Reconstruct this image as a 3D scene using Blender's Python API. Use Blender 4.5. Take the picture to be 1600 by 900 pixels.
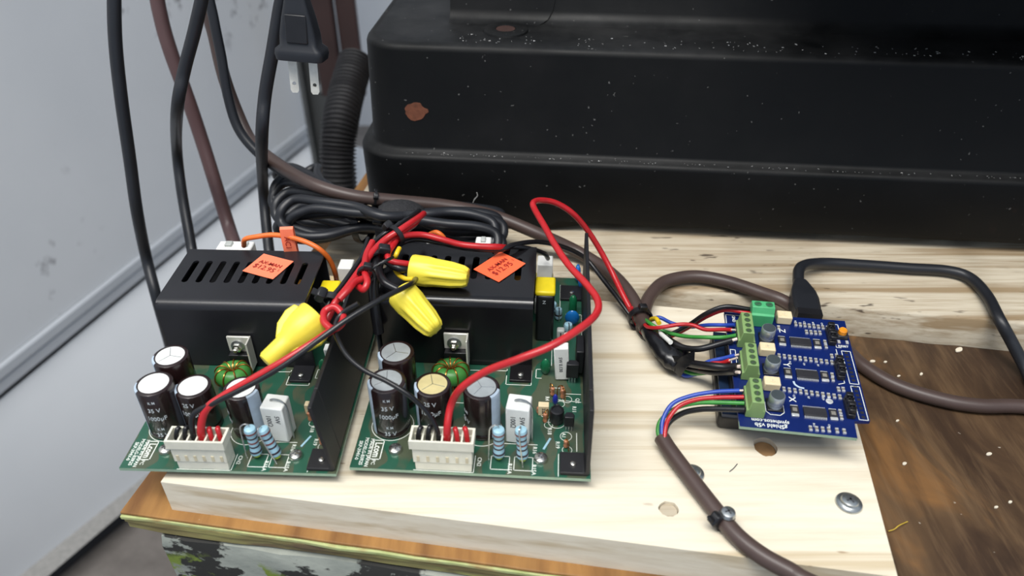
import bpy, bmesh, math, random
from mathutils import Vector, Matrix, noise
from math import sin, cos, pi, radians as R, atan2, sqrt
random.seed(7)
for ob in list(bpy.data.objects): bpy.data.objects.remove(ob)
SC = bpy.context.scene
COL = SC.collection
# ------------------------------------------------------------------ camera
FPX, PITCH, CAMH = 1200.0, 36.5, 268.0          # focal length (px of 1600), down tilt, height over bench (mm)
cam_d = bpy.data.cameras.new('camera'); cam = bpy.data.objects.new('camera', cam_d); COL.objects.link(cam)
cam_d.sensor_width = 36.0; cam_d.lens = 36.0*FPX/1600.0
cam_d.clip_start = .01; cam_d.clip_end = 50
cam.location = (0, 0, CAMH/1000); cam.rotation_euler = (R(90-PITCH), 0, 0)
cam_d.dof.use_dof = True; cam_d.dof.focus_distance = .36; cam_d.dof.aperture_fstop = 9.0
SC.camera = cam
# ------------------------------------------------------------------ world and lamps
wd = bpy.data.worlds.new('garage_light'); SC.world = wd; wd.use_nodes = True
wd.node_tree.nodes['Background'].inputs[0].default_value = (.70, .82, 1.0, 1)
wd.node_tree.nodes['Background'].inputs[1].default_value = .43
def lamp(name, loc, target, sx, sy, power, col):
    l = bpy.data.lights.new(name, 'AREA'); l.shape = 'RECTANGLE'; l.size = sx; l.size_y = sy; l.energy = power; l.color = col
    o = bpy.data.objects.new(name, l); COL.objects.link(o); o.location = loc
    o.rotation_euler = (Vector(target)-Vector(loc)).to_track_quat('-Z', 'Y').to_euler(); return o
lamp('ceiling_tube_lamp', (-.30, -.15, 1.5), (-.10, .35, 0), 1.2, .35, 22.5, (1, .975, .93))
lamp('ceiling_tube_lamp', (.30, -.80, 1.7), (.05, .3, 0), 1.2, .3, 9, (1, .97, .92))
SC.view_settings.view_transform = 'Standard'; SC.view_settings.look = 'None'
SC.view_settings.gamma = 1; SC.view_settings.use_curve_mapping = False
SC.view_settings.exposure = 0.25
# ------------------------------------------------------------------ geometry helpers (all in millimetres)
sP, cP = sin(R(PITCH)), cos(R(PITCH))
def W(px, py, z=None, y=None):
    """world point (mm) seen at a pixel, at a height z over the bench top or at a depth y"""
    u, t = (px-800)/FPX, (py-450)/FPX
    d = Vector((u, cP-t*sP, -sP-t*cP))
    return Vector((0, 0, CAMH)) + d*(((z-CAMH)/d.z) if y is None else y/d.y)
def smooth_path(pts, n=8, closed=False):
    pts = [Vector(p) for p in pts]
    if len(pts) < 3: return [pts[0].lerp(pts[-1], i/4) for i in range(5)]
    out = []; N = len(pts)
    rng = N if closed else N-1
    for i in range(rng):
        if closed: p0, p1, p2, p3 = pts[i-1], pts[i], pts[(i+1) % N], pts[(i+2) % N]
        else:
            p1, p2 = pts[i], pts[i+1]
            p0 = pts[i-1] if i > 0 else p1*2-p2
            p3 = pts[i+2] if i+2 < N else p2*2-p1
        for k in range(n):
            t = k/n
            out.append(.5*((2*p1)+(p2-p0)*t+(2*p0-5*p1+4*p2-p3)*t*t+(3*p1-p0-3*p2+p3)*t**3))
    if not closed: out.append(pts[-1])
    return out
class MB:
    def __init__(s): s.v = []; s.f = []; s.m = []; s.cur = 0
    def add(s, vs, fs, M=None):
        b = len(s.v)
        s.v += [(M @ Vector(p)) if M is not None else Vector(p) for p in vs]
        s.f += [tuple(i+b for i in f) for f in fs]; s.m += [s.cur]*len(fs); return s
    def box(s, x0, x1, y0, y1, z0, z1, M=None):
        v = [(x, y, z) for z in (z0, z1) for y in (y0, y1) for x in (x0, x1)]
        return s.add(v, [(0,2,3,1),(4,5,7,6),(0,1,5,4),(2,6,7,3),(0,4,6,2),(1,3,7,5)], M)
    def lathe(s, prof, n=24, M=None, mod=None):
        """prof: (r, z) list, axis z; ends closed when r is 0 or capped"""
        v = []; f = []
        for j, (r, z) in enumerate(prof):
            for i in range(n):
                a = 2*pi*i/n; rr = r*(mod(a, j) if mod else 1)
                v.append((rr*cos(a), rr*sin(a), z))
        for j in range(len(prof)-1):
            for i in range(n):
                k = (i+1) % n
                f.append((j*n+i, j*n+k, (j+1)*n+k, (j+1)*n+i))
        f.append(tuple(reversed(range(n)))); f.append(tuple(range((len(prof)-1)*n, len(prof)*n)))
        return s.add(v, f, M)
    def cyl(s, x, y, z0, z1, r, n=20, r2=None): return s.lathe([(r, z0), (r if r2 is None else r2, z1)], n, Matrix.Translation((x, y, 0)))
    def tube(s, pts, r, n=10, closed=False, res=8, flat=None):
        P = smooth_path(pts, res, closed) if res else [Vector(p) for p in pts]
        N = len(P); T = []
        for i in range(N):
            a = P[(i+1) % N] if (closed or i+1 < N) else P[i]; b = P[i-1] if (closed or i > 0) else P[i]
            t = a-b; T.append(t.normalized() if t.length > 1e-9 else Vector((0, 0, 1)))
        up = Vector((0, 0, 1)) if abs(T[0].z) < .9 else Vector((1, 0, 0))
        nrm = (up-T[0]*up.dot(T[0])).normalized(); v = []; f = []
        for i in range(N):
            nrm = nrm-T[i]*nrm.dot(T[i])
            nrm = nrm.normalized() if nrm.length > 1e-9 else T[i].orthogonal().normalized()
            bn = T[i].cross(nrm)
            rr = r(i/(N-1)) if callable(r) else r
            ra, rb = (rr, rr) if flat is None else (rr*flat[0], rr*flat[1])
            for k in range(n):
                a = 2*pi*k/n; v.append(P[i]+nrm*(cos(a)*ra)+bn*(sin(a)*rb))
        for i in range(N if closed else N-1):
            j = (i+1) % N
            for k in range(n):
                l = (k+1) % n; f.append((i*n+k, i*n+l, j*n+l, j*n+k))
        if not closed: f.append(tuple(reversed(range(n)))); f.append(tuple(range((N-1)*n, N*n)))
        return s.add(v, f)
    def torus(s, R_, r, M=None, n=28, m=10, ax=1.0):
        v = []; f = []
        for i in range(n):
            a = 2*pi*i/n
            for k in range(m):
                b = 2*pi*k/m; q = R_+r*cos(b); v.append((q*cos(a), q*sin(a), r*ax*sin(b)))
        for i in range(n):
            for k in range(m): f.append((i*m+k, ((i+1) % n)*m+k, ((i+1) % n)*m+(k+1) % m, i*m+(k+1) % m))
        return s.add(v, f, M)
    def prism(s, poly, z0, z1, M=None):
        n = len(poly); v = [(x, y, z0) for x, y in poly]+[(x, y, z1) for x, y in poly]
        f = [tuple(reversed(range(n))), tuple(range(n, 2*n))]+[(i, (i+1) % n, n+(i+1) % n, n+i) for i in range(n)]
        return s.add(v, f, M)
    def loft(s, rings, cap=True, closed=True):
        n = len(rings[0]); v = [p for r in rings for p in r]; f = []
        for j in range(len(rings)-1):
            for i in range(n if closed else n-1):
                k = (i+1) % n; f.append((j*n+i, j*n+k, (j+1)*n+k, (j+1)*n+i))
        if cap: f.append(tuple(reversed(range(n)))); f.append(tuple(range((len(rings)-1)*n, len(rings)*n)))
        return s.add(v, f)
    def blob(s, c, r, M=None, n=10, m=6):
        v = []; f = []
        prof = [(max(1e-4, sin(pi*j/m)), -cos(pi*j/m)) for j in range(m+1)]
        MM = Matrix.Translation(c) @ Matrix.Diagonal((r[0], r[1], r[2], 1))
        return s.lathe(prof, n, (M @ MM) if M is not None else MM)
    def mesh(s, name, mats, org=None, sharp=38):
        me = bpy.data.meshes.new(name); o = org or Vector((0, 0, 0))
        me.from_pydata([tuple((p-o)*.001) for p in s.v], [], s.f)
        for mt in (mats if isinstance(mats, (list, tuple)) else [mats]): me.materials.append(mt)
        me.polygons.foreach_set('material_index', s.m)
        bm = bmesh.new(); bm.from_mesh(me); bmesh.ops.recalc_face_normals(bm, faces=bm.faces); bm.to_mesh(me); bm.free()
        me.shade_smooth(); me.set_sharp_from_angle(angle=R(sharp)); me.update(); return me
    def build(s, name, mats, parent=None, bev=0, sharp=38, seg=2, org=None):
        if parent is None and org is None:
            xs = [p.x for p in s.v]; ys = [p.y for p in s.v]; zs = [p.z for p in s.v]
            org = Vector(((min(xs)+max(xs))/2, (min(ys)+max(ys))/2, min(zs)))
        if parent is not None and org is None and parent.get('mm_org'): org = Vector(parent['mm_org'])
        o = bpy.data.objects.new(name, s.mesh(name, mats, org, sharp)); COL.objects.link(o)
        if parent is None: o.location = org*.001
        else: o.parent = parent
        if bev:
            b = o.modifiers.new('bevel', 'BEVEL'); b.width = bev*.001; b.segments = seg; b.limit_method = 'ANGLE'; b.angle_limit = R(40)
        return o
ORGS = {}
def tag(o, label=None, cat=None, group=None, kind=None):
    if label: o['label'] = label
    if cat: o['category'] = cat
    if group: o['group'] = group
    if kind: o['kind'] = kind
    return o
def empty(name, loc, rz=0, label=None, cat=None, group=None):
    o = bpy.data.objects.new(name, None); COL.objects.link(o); o.empty_display_size = .01
    o.location = Vector(loc)*.001; o.rotation_euler = (0, 0, R(rz)); return tag(o, label, cat, group)
def wempty(name, base, label, cat, group=None):
    """an Empty standing at a world point; its parts are given in world mm through world_part"""
    o = empty(name, base, 0, label, cat, group); ORGS[o.name] = Vector(base); return o
def wpart(mb, name, mats, root, **k): return mb.build(name, mats, root, org=ORGS[root.name], **k)
def copy_part(src, parent, M):
    c = bpy.data.objects.new(src.name, src.data); COL.objects.link(c); c.parent = parent; c.matrix_local = M
    for md in src.modifiers:
        b = c.modifiers.new('bevel', 'BEVEL'); b.width = md.width; b.segments = md.segments; b.limit_method = 'ANGLE'; b.angle_limit = md.angle_limit
    return c
def plate(name, outline, holes, z0, z1, mats, parent=None, bev=0, org=None):
    cu = bpy.data.curves.new('c', 'CURVE'); cu.dimensions = '2D'; cu.fill_mode = 'BOTH'
    for poly in [outline]+holes:
        sp = cu.splines.new('POLY'); sp.points.add(len(poly)-1); sp.use_cyclic_u = True
        for p, q in zip(sp.points, poly): p.co = (q[0], q[1], 0, 1)
    cu.extrude = (z1-z0)/2
    t = bpy.data.objects.new('t', cu); me = bpy.data.meshes.new_from_object(t)
    mb = MB(); mb.add([(v.co.x, v.co.y, v.co.z+(z0+z1)/2) for v in me.vertices], [tuple(p.vertices) for p in me.polygons])
    bpy.data.objects.remove(t); bpy.data.curves.remove(cu); bpy.data.meshes.remove(me)
    if name is None: return mb
    bm = bmesh.new(); o = mb.build(name, mats, parent, org=org)
    bm.from_mesh(o.data); bmesh.ops.remove_doubles(bm, verts=bm.verts, dist=1e-6); bmesh.ops.recalc_face_normals(bm, faces=bm.faces)
    bm.to_mesh(o.data); bm.free(); o.data.shade_smooth(); o.data.set_sharp_from_angle(angle=R(30))
    if bev:
        b = o.modifiers.new('bevel', 'BEVEL'); b.width = bev*.001; b.segments = 2; b.limit_method = 'ANGLE'; b.angle_limit = R(50)
    return o
def text_geo(body, size, bold=0, extrude=.03, cond=1.0):
    cu = bpy.data.curves.new('t', 'FONT'); cu.body = body; cu.size = size; cu.align_x = 'CENTER'; cu.align_y = 'CENTER'
    cu.resolution_u = 2; cu.extrude = extrude; cu.offset = bold
    t = bpy.data.objects.new('t', cu); me = bpy.data.meshes.new_from_object(t)
    v = [Vector((q.co.x*cond, q.co.y, q.co.z)) for q in me.vertices]; f = [tuple(p.vertices) for p in me.polygons]
    bpy.data.objects.remove(t); bpy.data.curves.remove(cu); bpy.data.meshes.remove(me); return v, f
def text_on(mb, body, size, M, bold=0, cond=1.0, extrude=.03):
    v, f = text_geo(body, size, bold, extrude, cond); mb.add(v, f, M)
def text_wrap(mb, body, size, r, z, ang, cx, cy, bold=0, cond=1.0):
    v, f = text_geo(body, size, bold, .04, cond)
    mb.add([(cx+(r+p.z)*sin(p.x/r+ang), cy-(r+p.z)*cos(p.x/r+ang), z+p.y) for p in v], f)
def ring2(cx, cy, rx, ry=None, n=20, a0=0): return [(cx+rx*cos(2*pi*i/n+a0), cy+(ry or rx)*sin(2*pi*i/n+a0)) for i in range(n)]
def rrect(x0, x1, y0, y1, r, n=5):
    out = []
    for cx, cy, a in ((x1-r, y1-r, 0), (x0+r, y1-r, 90), (x0+r, y0+r, 180), (x1-r, y0+r, 270)):
        out += [(cx+r*cos(R(a+90*i/n)), cy+r*sin(R(a+90*i/n))) for i in range(n+1)]
    return out
def slot2(x, y0, y1, w, n=5): return rrect(x-w/2, x+w/2, y0, y1, w/2-.001, n)
def frame_to(a, b):
    """matrix whose z axis runs from a to b, origin a"""
    z = (Vector(b)-Vector(a)).normalized(); return Matrix.Translation(a) @ z.to_track_quat('Z', 'Y').to_matrix().to_4x4()
# ------------------------------------------------------------------ materials
def lin(c): return tuple(((x/255)/12.92 if x/255 <= .04045 else ((x/255+.055)/1.055)**2.4) for x in c[:3])+(1,)
def mat(name, col, rough=.5, metal=0, var=.12, scale=200, bump=0, bscale=800, coat=0, spec=.5, trans=0, alpha=1, stretch=None, sss=0):
    m = bpy.data.materials.new(name); m.use_nodes = True; nt = m.node_tree; b = nt.nodes['Principled BSDF']
    c = lin(col); b.inputs['Roughness'].default_value = rough; b.inputs['Metallic'].default_value = metal
    b.inputs['Coat Weight'].default_value = coat; b.inputs['Specular IOR Level'].default_value = spec
    b.inputs['Transmission Weight'].default_value = trans; b.inputs['Alpha'].default_value = alpha
    if sss: b.inputs['Subsurface Weight'].default_value = sss; b.inputs['Subsurface Radius'].default_value = (.002, .002, .0015)
    tc = nt.nodes.new('ShaderNodeTexCoord'); mp = nt.nodes.new('ShaderNodeMapping'); nt.links.new(tc.outputs['Object'], mp.inputs[0])
    if stretch: mp.inputs['Scale'].default_value = stretch
    n = nt.nodes.new('ShaderNodeTexNoise'); n.inputs['Scale'].default_value = scale; n.inputs['Detail'].default_value = 4
    nt.links.new(mp.outputs[0], n.inputs['Vector'])
    r = nt.nodes.new('ShaderNodeValToRGB'); r.color_ramp.elements[0].position = .3; r.color_ramp.elements[1].position = .7
    r.color_ramp.elements[0].color = tuple(x*(1-var) for x in c[:3])+(1,); r.color_ramp.elements[1].color = tuple(min(1, x*(1+var)) for x in c[:3])+(1,)
    nt.links.new(n.outputs['Fac'], r.inputs[0]); nt.links.new(r.outputs[0], b.inputs['Base Color'])
    if bump:
        n2 = nt.nodes.new('ShaderNodeTexNoise'); n2.inputs['Scale'].default_value = bscale; n2.inputs['Detail'].default_value = 3
        nt.links.new(mp.outputs[0], n2.inputs['Vector'])
        bp = nt.nodes.new('ShaderNodeBump'); bp.inputs['Strength'].default_value = bump; bp.inputs['Distance'].default_value = .0006
        nt.links.new(n2.outputs['Fac'], bp.inputs['Height']); nt.links.new(bp.outputs[0], b.inputs['Normal'])
    return m
class NT:
    """small node-building shorthand"""
    def __init__(s, name):
        s.m = bpy.data.materials.new(name); s.m.use_nodes = True; s.t = s.m.node_tree; s.b = s.t.nodes['Principled BSDF']
        s.tc = s.t.nodes.new('ShaderNodeTexCoord')
    def map(s, scale=(1, 1, 1), rot=(0, 0, 0), loc=(0, 0, 0)):
        n = s.t.nodes.new('ShaderNodeMapping'); n.inputs['Scale'].default_value = scale; n.inputs['Rotation'].default_value = rot; n.inputs['Location'].default_value = loc
        s.t.links.new(s.tc.outputs['Object'], n.inputs[0]); return n.outputs[0]
    def noise(s, vec, scale, detail=4, rough=.55, dist=0):
        n = s.t.nodes.new('ShaderNodeTexNoise'); n.inputs['Scale'].default_value = scale; n.inputs['Detail'].default_value = detail
        n.inputs['Roughness'].default_value = rough; n.inputs['Distortion'].default_value = dist; s.t.links.new(vec, n.inputs['Vector']); return n.outputs['Fac']
    def wave(s, vec, scale, dist=2, detail=2, dscale=1, axis='Y'):
        n = s.t.nodes.new('ShaderNodeTexWave'); n.bands_direction = axis; n.inputs['Scale'].default_value = scale; n.inputs['Distortion'].default_value = dist
        n.inputs['Detail'].default_value = detail; n.inputs['Detail Scale'].default_value = dscale; s.t.links.new(vec, n.inputs['Vector']); return n.outputs['Fac']
    def ramp(s, fac, stops):
        n = s.t.nodes.new('ShaderNodeValToRGB'); e = n.color_ramp.elements
        while len(e) < len(stops): e.new(.5)
        for el, (p, c) in zip(e, stops): el.position = p; el.color = lin(c) if len(c) == 3 and max(c) > 1 else (tuple(c)+(1,))[:4]
        s.t.links.new(fac, n.inputs[0]); return n.outputs[0]
    def mix(s, fac, a, b, mode='MIX'):
        n = s.t.nodes.new('ShaderNodeMix'); n.data_type = 'RGBA'; n.blend_type = mode
        for sock, val in ((n.inputs[0], fac), (n.inputs[6], a), (n.inputs[7], b)):
            if isinstance(val, (int, float)): sock.default_value = val
            elif isinstance(val, tuple): sock.default_value = lin(val)
            else: s.t.links.new(val, sock)
        return n.outputs[2]
    def sep(s, axis):
        n = s.t.nodes.new('ShaderNodeSeparateXYZ'); s.t.links.new(s.tc.outputs['Object'], n.inputs[0]); return n.outputs[axis]
    def maprange(s, v, a, b):
        n = s.t.nodes.new('ShaderNodeMapRange'); n.inputs[1].default_value = a; n.inputs[2].default_value = b; s.t.links.new(v, n.inputs[0]); return n.outputs[0]
    def math(s, op, a, b):
        n = s.t.nodes.new('ShaderNodeMath'); n.operation = op
        for sock, val in ((n.inputs[0], a), (n.inputs[1], b)):
            if isinstance(val, (int, float)): sock.default_value = val
            else: s.t.links.new(val, sock)
        return n.outputs[0]
    def out(s, col, rough=.6, bump=None, bstr=.3, bdist=.0008, spec=.4, metal=0):
        s.t.links.new(col, s.b.inputs['Base Color'])
        if isinstance(rough, (int, float)): s.b.inputs['Roughness'].default_value = rough
        else: s.t.links.new(rough, s.b.inputs['Roughness'])
        s.b.inputs['Specular IOR Level'].default_value = spec; s.b.inputs['Metallic'].default_value = metal
        if bump is not None:
            b = s.t.nodes.new('ShaderNodeBump'); b.inputs['Strength'].default_value = bstr; b.inputs['Distance'].default_value = bdist
            s.t.links.new(bump, b.inputs['Height']); s.t.links.new(b.outputs[0], s.b.inputs['Normal'])
        return s.m
def pine_mat(name, light, mid, dark, rot=0, seed=0, contrast=.6, specks=.72, fine=260):
    n = NT(name); r_ = (0, 0, R(rot))
    warp = n.noise(n.map((3, 9, 9), r_, (seed, 2, 0)), 1.2, 2)
    a = n.noise(n.map((2.2, 95, 95), r_, (seed, 0, 0)), 1.0, 4, .6, .25)         # annual rings
    f = n.noise(n.map((16, fine, fine), r_, (seed, 1, 0)), 1.0, 5, .65)          # fibres
    c = n.ramp(a, [(.36, light), (.52, light), (.64, mid), (.72, mid)])
    c = n.mix(n.math('MULTIPLY', n.maprange(f, .42, .78), contrast), c, mid)
    c = n.mix(n.math('MULTIPLY', n.maprange(warp, .5, .75), contrast*.5), c, mid)
    sp = n.noise(n.map((70, 260, 260), r_, (seed+1, 0, 0)), 1.0, 2); w2 = n.noise(n.map((9, 14, 14), r_, (seed+4, 0, 0)), 1.0, 2)
    c = n.mix(n.math('MULTIPLY', n.maprange(sp, specks, specks+.06), n.math('MULTIPLY', n.maprange(w2, .4, .6), .85)), c, dark)
    return n.out(c, .62, f, .3, .0005, .3)
BAX = -9.0
M = {}
M['pine'] = pine_mat('planed_pine', (229, 220, 200), (201, 185, 156), (140, 108, 76), BAX, 0, .55, .72)
M['timber'] = pine_mat('rough_timber', (196, 186, 166), (146, 126, 98), (60, 46, 36), BAX, 5, .95, .64, 340)
n = NT('stained_plywood'); x = n.sep(0)
v1 = n.noise(n.map((9, 5, 5), (0, 0, R(24))), 2.4, 5, .6, .6); v2 = n.noise(n.map((60, 9, 9), (0, 0, R(22))), 1.6, 5)
c = n.ramp(v1, [(.30, (44, 32, 24)), (.45, (68, 51, 37)), (.56, (92, 71, 50)), (.66, (132, 94, 55)), (.8, (160, 120, 74))])
c = n.mix(n.ramp(v2, [(.4, (0, 0, 0)), (.7, (.7, .7, .7))]), c, (50, 36, 26))
v3 = n.noise(n.map((200, 18, 18), (0, 0, R(22))), 1.0, 5, .65); c = n.mix(n.ramp(v3, [(.5, (0, 0, 0)), (.75, (.5, .5, .5))]), c, (122, 98, 72))
gold = n.ramp(v2, [(.3, (168, 124, 70)), (.7, (116, 79, 44))])
fr = n.maprange(n.math('ADD', x, n.math('MULTIPLY', n.math('SUBTRACT', v1, .5), .3)), -.04, .09)
c = n.mix(fr, gold, c)
sp = n.noise(n.map((300, 300, 300)), 1, 2); c = n.mix(n.ramp(sp, [(.76, (0, 0, 0)), (.8, (.7, .7, .7))]), c, (190, 180, 165))
M['ply'] = n.out(c, .5, v2, .15, .0005, .35)
n = NT('painted_ply_edge'); a = n.noise(n.map((30, 60, 160)), 1, 4); b_ = n.noise(n.map((14, 14, 40)), 1.4, 5)
c = n.ramp(a, [(.3, (112, 98, 62)), (.5, (140, 130, 84)), (.7, (168, 168, 100))]); c = n.mix(n.ramp(b_, [(.55, (0, 0, 0)), (.62, (.8, .8, .8))]), c, (104, 84, 66))
M['plyedge'] = n.out(c, .7, a, .4)
n = NT('green_paint_rim'); a = n.noise(n.map((60, 60, 160)), 1, 4)
M['plyrim'] = n.out(n.ramp(a, [(.3, (150, 160, 96)), (.5, (180, 188, 130)), (.72, (158, 126, 80))]), .6, a, .3)
n = NT('peeling_paint'); a = n.noise(n.map((18, 18, 30)), 1.3, 6, .62); b_ = n.noise(n.map((22, 22, 26), (0, 0, 0), (3, 1, 2)), 1.2, 6, .6)
c = n.ramp(n.noise(n.map((40, 40, 90)), 1, 4), [(.3, (118, 124, 118)), (.7, (164, 168, 158))])
c = n.mix(n.ramp(a, [(.51, (0, 0, 0)), (.535, (1, 1, 1))]), c, (42, 42, 40)); low = n.maprange(n.math('ADD', n.sep(2), n.math('MULTIPLY', n.math('SUBTRACT', b_, .5), .05)), .099, .094); c = n.mix(n.math('MULTIPLY', low, n.maprange(b_, .44, .47)), c, (112, 130, 52))
M['peel'] = n.out(c, .7, a, .6, .0015)
n = NT('wall_paint'); a = n.noise(n.map((3, 3, 3)), 1.2, 4); s1 = n.noise(n.map((42, 42, 42), (0, 0, 0), (.4, .2, .1)), 1, 3, .6); s2 = n.noise(n.map((3.1, 3.1, 3.1), (0, 0, 0), (5, 2, 0)), 1, 2)
c = n.ramp(a, [(.3, (220, 223, 226)), (.7, (230, 232, 234))])
mask = n.math('MULTIPLY', n.maprange(s1, .60, .70), n.maprange(s2, .47, .56)); c = n.mix(n.math('MULTIPLY', mask, .75), c, (92, 88, 92))
M['wall'] = n.out(c, .55, None, spec=.3)
M['wallrail'] = mat('wall_rail_paint', (196, 200, 205), .45, var=.05, scale=8)
M['jointdark'] = mat('joint_brown', (128, 112, 92), .8, var=.3, scale=14)  # uneven brown for the strip set back under the rail
M['rubber'] = mat('black_rubber', (40, 40, 44), .7)
n = NT('concrete'); a = n.noise(n.map((6, 6, 6)), 1, 6, .65); M['concrete'] = n.out(n.ramp(a, [(.3, (104, 98, 93)), (.5, (138, 131, 125)), (.7, (160, 153, 146))]), .8, a, .3, .002)
# black painted casting: worn, dusty, with one rust patch
n = NT('black_casting_paint'); a = n.noise(n.map((10, 10, 10)), 1.4, 6, .65); d = n.noise(n.map((420, 420, 420)), 1, 1); e = n.noise(n.map((30, 90, 160), (0, 0, 0), (2, 3, 1)), 1, 5)
c = n.ramp(a, [(.3, (10, 11, 12)), (.55, (13, 14, 15)), (.75, (19, 19, 21))])
c = n.mix(n.ramp(d, [(.765, (0, 0, 0)), (.79, (.5, .5, .5))]), c, (120, 120, 118))
rust = n.noise(n.map((12, 12, 12), (0, 0, 0), (7, 4, 9)), 1, 5, .7); c = n.mix(n.ramp(rust, [(.70, (0, 0, 0)), (.76, (.5, .5, .5))]), c, (54, 36, 30))
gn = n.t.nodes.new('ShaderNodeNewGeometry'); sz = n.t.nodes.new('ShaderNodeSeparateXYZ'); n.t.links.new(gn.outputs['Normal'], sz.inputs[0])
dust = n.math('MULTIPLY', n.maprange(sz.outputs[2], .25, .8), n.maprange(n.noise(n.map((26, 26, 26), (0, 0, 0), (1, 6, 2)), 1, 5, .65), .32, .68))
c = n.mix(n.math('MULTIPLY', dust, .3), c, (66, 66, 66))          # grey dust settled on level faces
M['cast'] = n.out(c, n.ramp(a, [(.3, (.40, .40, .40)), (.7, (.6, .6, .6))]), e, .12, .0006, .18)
M['rust'] = mat('bare_rust', (112, 66, 46), .8, var=.25, scale=300, bump=.3)
M['chip'] = mat('metal_chips', (226, 226, 224), .35, .5)
M['cover'] = mat('black_cover_satin', (30, 30, 34), .36, var=.12, scale=60, bump=.06, bscale=1500)
M['cover2'] = mat('black_cover_gloss', (21, 20, 22), .22, var=.12, scale=60, bump=.05, bscale=300)
M['sink'] = mat('black_anodised', (24, 24, 27), .5, var=.2, scale=60)
n = NT('green_circuit_board'); a = n.noise(n.map((60, 60, 60)), 1.2, 2); tr = n.wave(n.map((1, 1, 1), (0, 0, R(3))), 26, 9, 2, 1.2, 'X')
c = n.ramp(tr, [(.44, (40, 86, 68)), (.5, (76, 84, 66))]); c = n.mix(n.ramp(a, [(.5, (0, 0, 0)), (.64, (1, 1, 1))]), c, (36, 82, 64))
M['pcb'] = n.out(c, .28, tr, .05, .0002, .5)
M['pcbedge'] = mat('board_edge', (142, 168, 146), .5)
M['silk'] = mat('white_silkscreen', (226, 230, 222), .6, var=.05)
M['sleeve'] = mat('capacitor_sleeve', (36, 22, 22), .25, var=.2, coat=.3)
M['capwhite'] = mat('white_capacitor_top', (226, 228, 226), .5, var=.04)
M['capgrey'] = mat('aluminium_vent_top', (172, 178, 180), .42, .35, var=.1)
M['captan'] = mat('tan_vent_top', (204, 190, 138), .5, .1, var=.08)
M['capstripe'] = mat('pale_capacitor_stripe', (176, 192, 208), .35)
M['capink'] = mat('silver_capacitor_print', (196, 204, 208), .4)
M['nylon'] = mat('natural_nylon', (222, 220, 204), .4, var=.05, sss=.1)
M['nylondark'] = mat('darker_nylon', (202, 192, 164), .5)  # tan a little darker than the housing nylon
M['pin'] = mat('tinned_pin', (206, 208, 206), .25, .9)
M['resblue'] = mat('pale_blue_resistor', (156, 196, 212), .35, var=.05)
M['band'] = mat('dark_resistor_band', (52, 40, 50), .4)
M['bandred'] = mat('red_resistor_band', (120, 58, 54), .4)
M['limegreen'] = mat('lime_resistor_end', (168, 192, 60), .4)
M['cement'] = mat('white_cement', (234, 236, 232), .6, var=.04, bump=.15, bscale=500)
M['ink'] = mat('dark_ink', (62, 64, 68), .7)
M['redink'] = mat('red_marker_ink', (150, 34, 26), .7)
M['toroid'] = mat('green_toroid_core', (62, 128, 56), .4, var=.1)
M['copper'] = mat('copper_winding', (170, 116, 54), .25, .85)
M['steel'] = mat('bright_steel', (205, 203, 196), .22, .95, var=.1)
M['zinc'] = mat('zinc_plate', (178, 182, 182), .3, .9, var=.15)
M['blackplastic'] = mat('black_plastic', (26, 26, 29), .38, var=.15)
M['yellowtape'] = mat('yellow_tape', (232, 208, 28), .4, var=.06)
M['yelloworange'] = mat('amber_resin', (150, 104, 40), .45)
M['clearyellow'] = mat('clear_yellow_plastic', (196, 182, 92), .3, trans=.35)
M['whiteplastic'] = mat('white_plastic', (228, 228, 224), .4, var=.03)
M['greyclear'] = mat('frosted_clear_plastic', (206, 210, 206), .3, trans=.3)
M['bluecap'] = mat('blue_ceramic_disc', (28, 116, 196), .22, var=.08, coat=.3)
M['deepblue'] = mat('deep_blue_bead', (34, 46, 150), .3)
M['greencap'] = mat('green_film_bead', (20, 96, 62), .25)
M['tanres'] = mat('tan_carbon_resistor', (176, 118, 84), .5, var=.25, scale=900)
M['sticker'] = mat('orange_price_sticker', (250, 104, 62), .6, var=.03)
M['sticker2'] = mat('pale_orange_label', (250, 132, 96), .6, var=.03)
M['orangewire'] = mat('orange_insulation', (226, 112, 46), .4)
M['redwire'] = mat('red_insulation', (182, 34, 40), .32, var=.08)
M['blackwire'] = mat('black_insulation', (24, 24, 27), .32, var=.12)
M['bluewire'] = mat('blue_insulation', (40, 72, 168), .35)
M['greenwire'] = mat('green_insulation', (58, 138, 58), .35)
M['whitewire'] = mat('white_insulation', (230, 230, 226), .4, var=.03)
M['yellowwire'] = mat('yellow_insulation', (232, 196, 40), .4)
M['cord'] = mat('black_cord', (31, 33, 38), .42, var=.12, scale=60)
M['browncord'] = mat('brown_jacket', (74, 60, 56), .42, var=.1, scale=50)
M['redbrowncord'] = mat('red_brown_jacket', (84, 62, 62), .45, var=.1, scale=40)
M['tape'] = mat('black_vinyl_tape', (22, 22, 25), .25, var=.2, scale=120, bump=.3, bscale=160)
M['nut'] = mat('yellow_wire_nut', (232, 214, 70), .4, var=.03, sss=.08)
M['shield'] = mat('blue_circuit_board', (13, 32, 90), .32, var=.1, scale=90)
M['term'] = mat('olive_green_terminal', (126, 156, 98), .45, var=.05)
M['term2'] = mat('bright_green_terminal', (76, 168, 112), .42, var=.05)
M['termdark'] = mat('terminal_recess', (58, 84, 48), .6)
M['can'] = mat('aluminium_can', (196, 202, 204), .3, .75, var=.06)
M['cantop'] = mat('dark_can_marking', (62, 70, 74), .4)
M['cream'] = mat('cream_trimmer', (226, 208, 170), .45, var=.04)
M['chipblack'] = mat('chip_package', (42, 42, 46), .45)
M['smd'] = mat('chip_component_grey', (128, 124, 116), .45)
M['solder'] = mat('solder', (228, 230, 230), .3, .5)
M['orangebtn'] = mat('orange_button', (232, 146, 34), .4)
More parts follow.
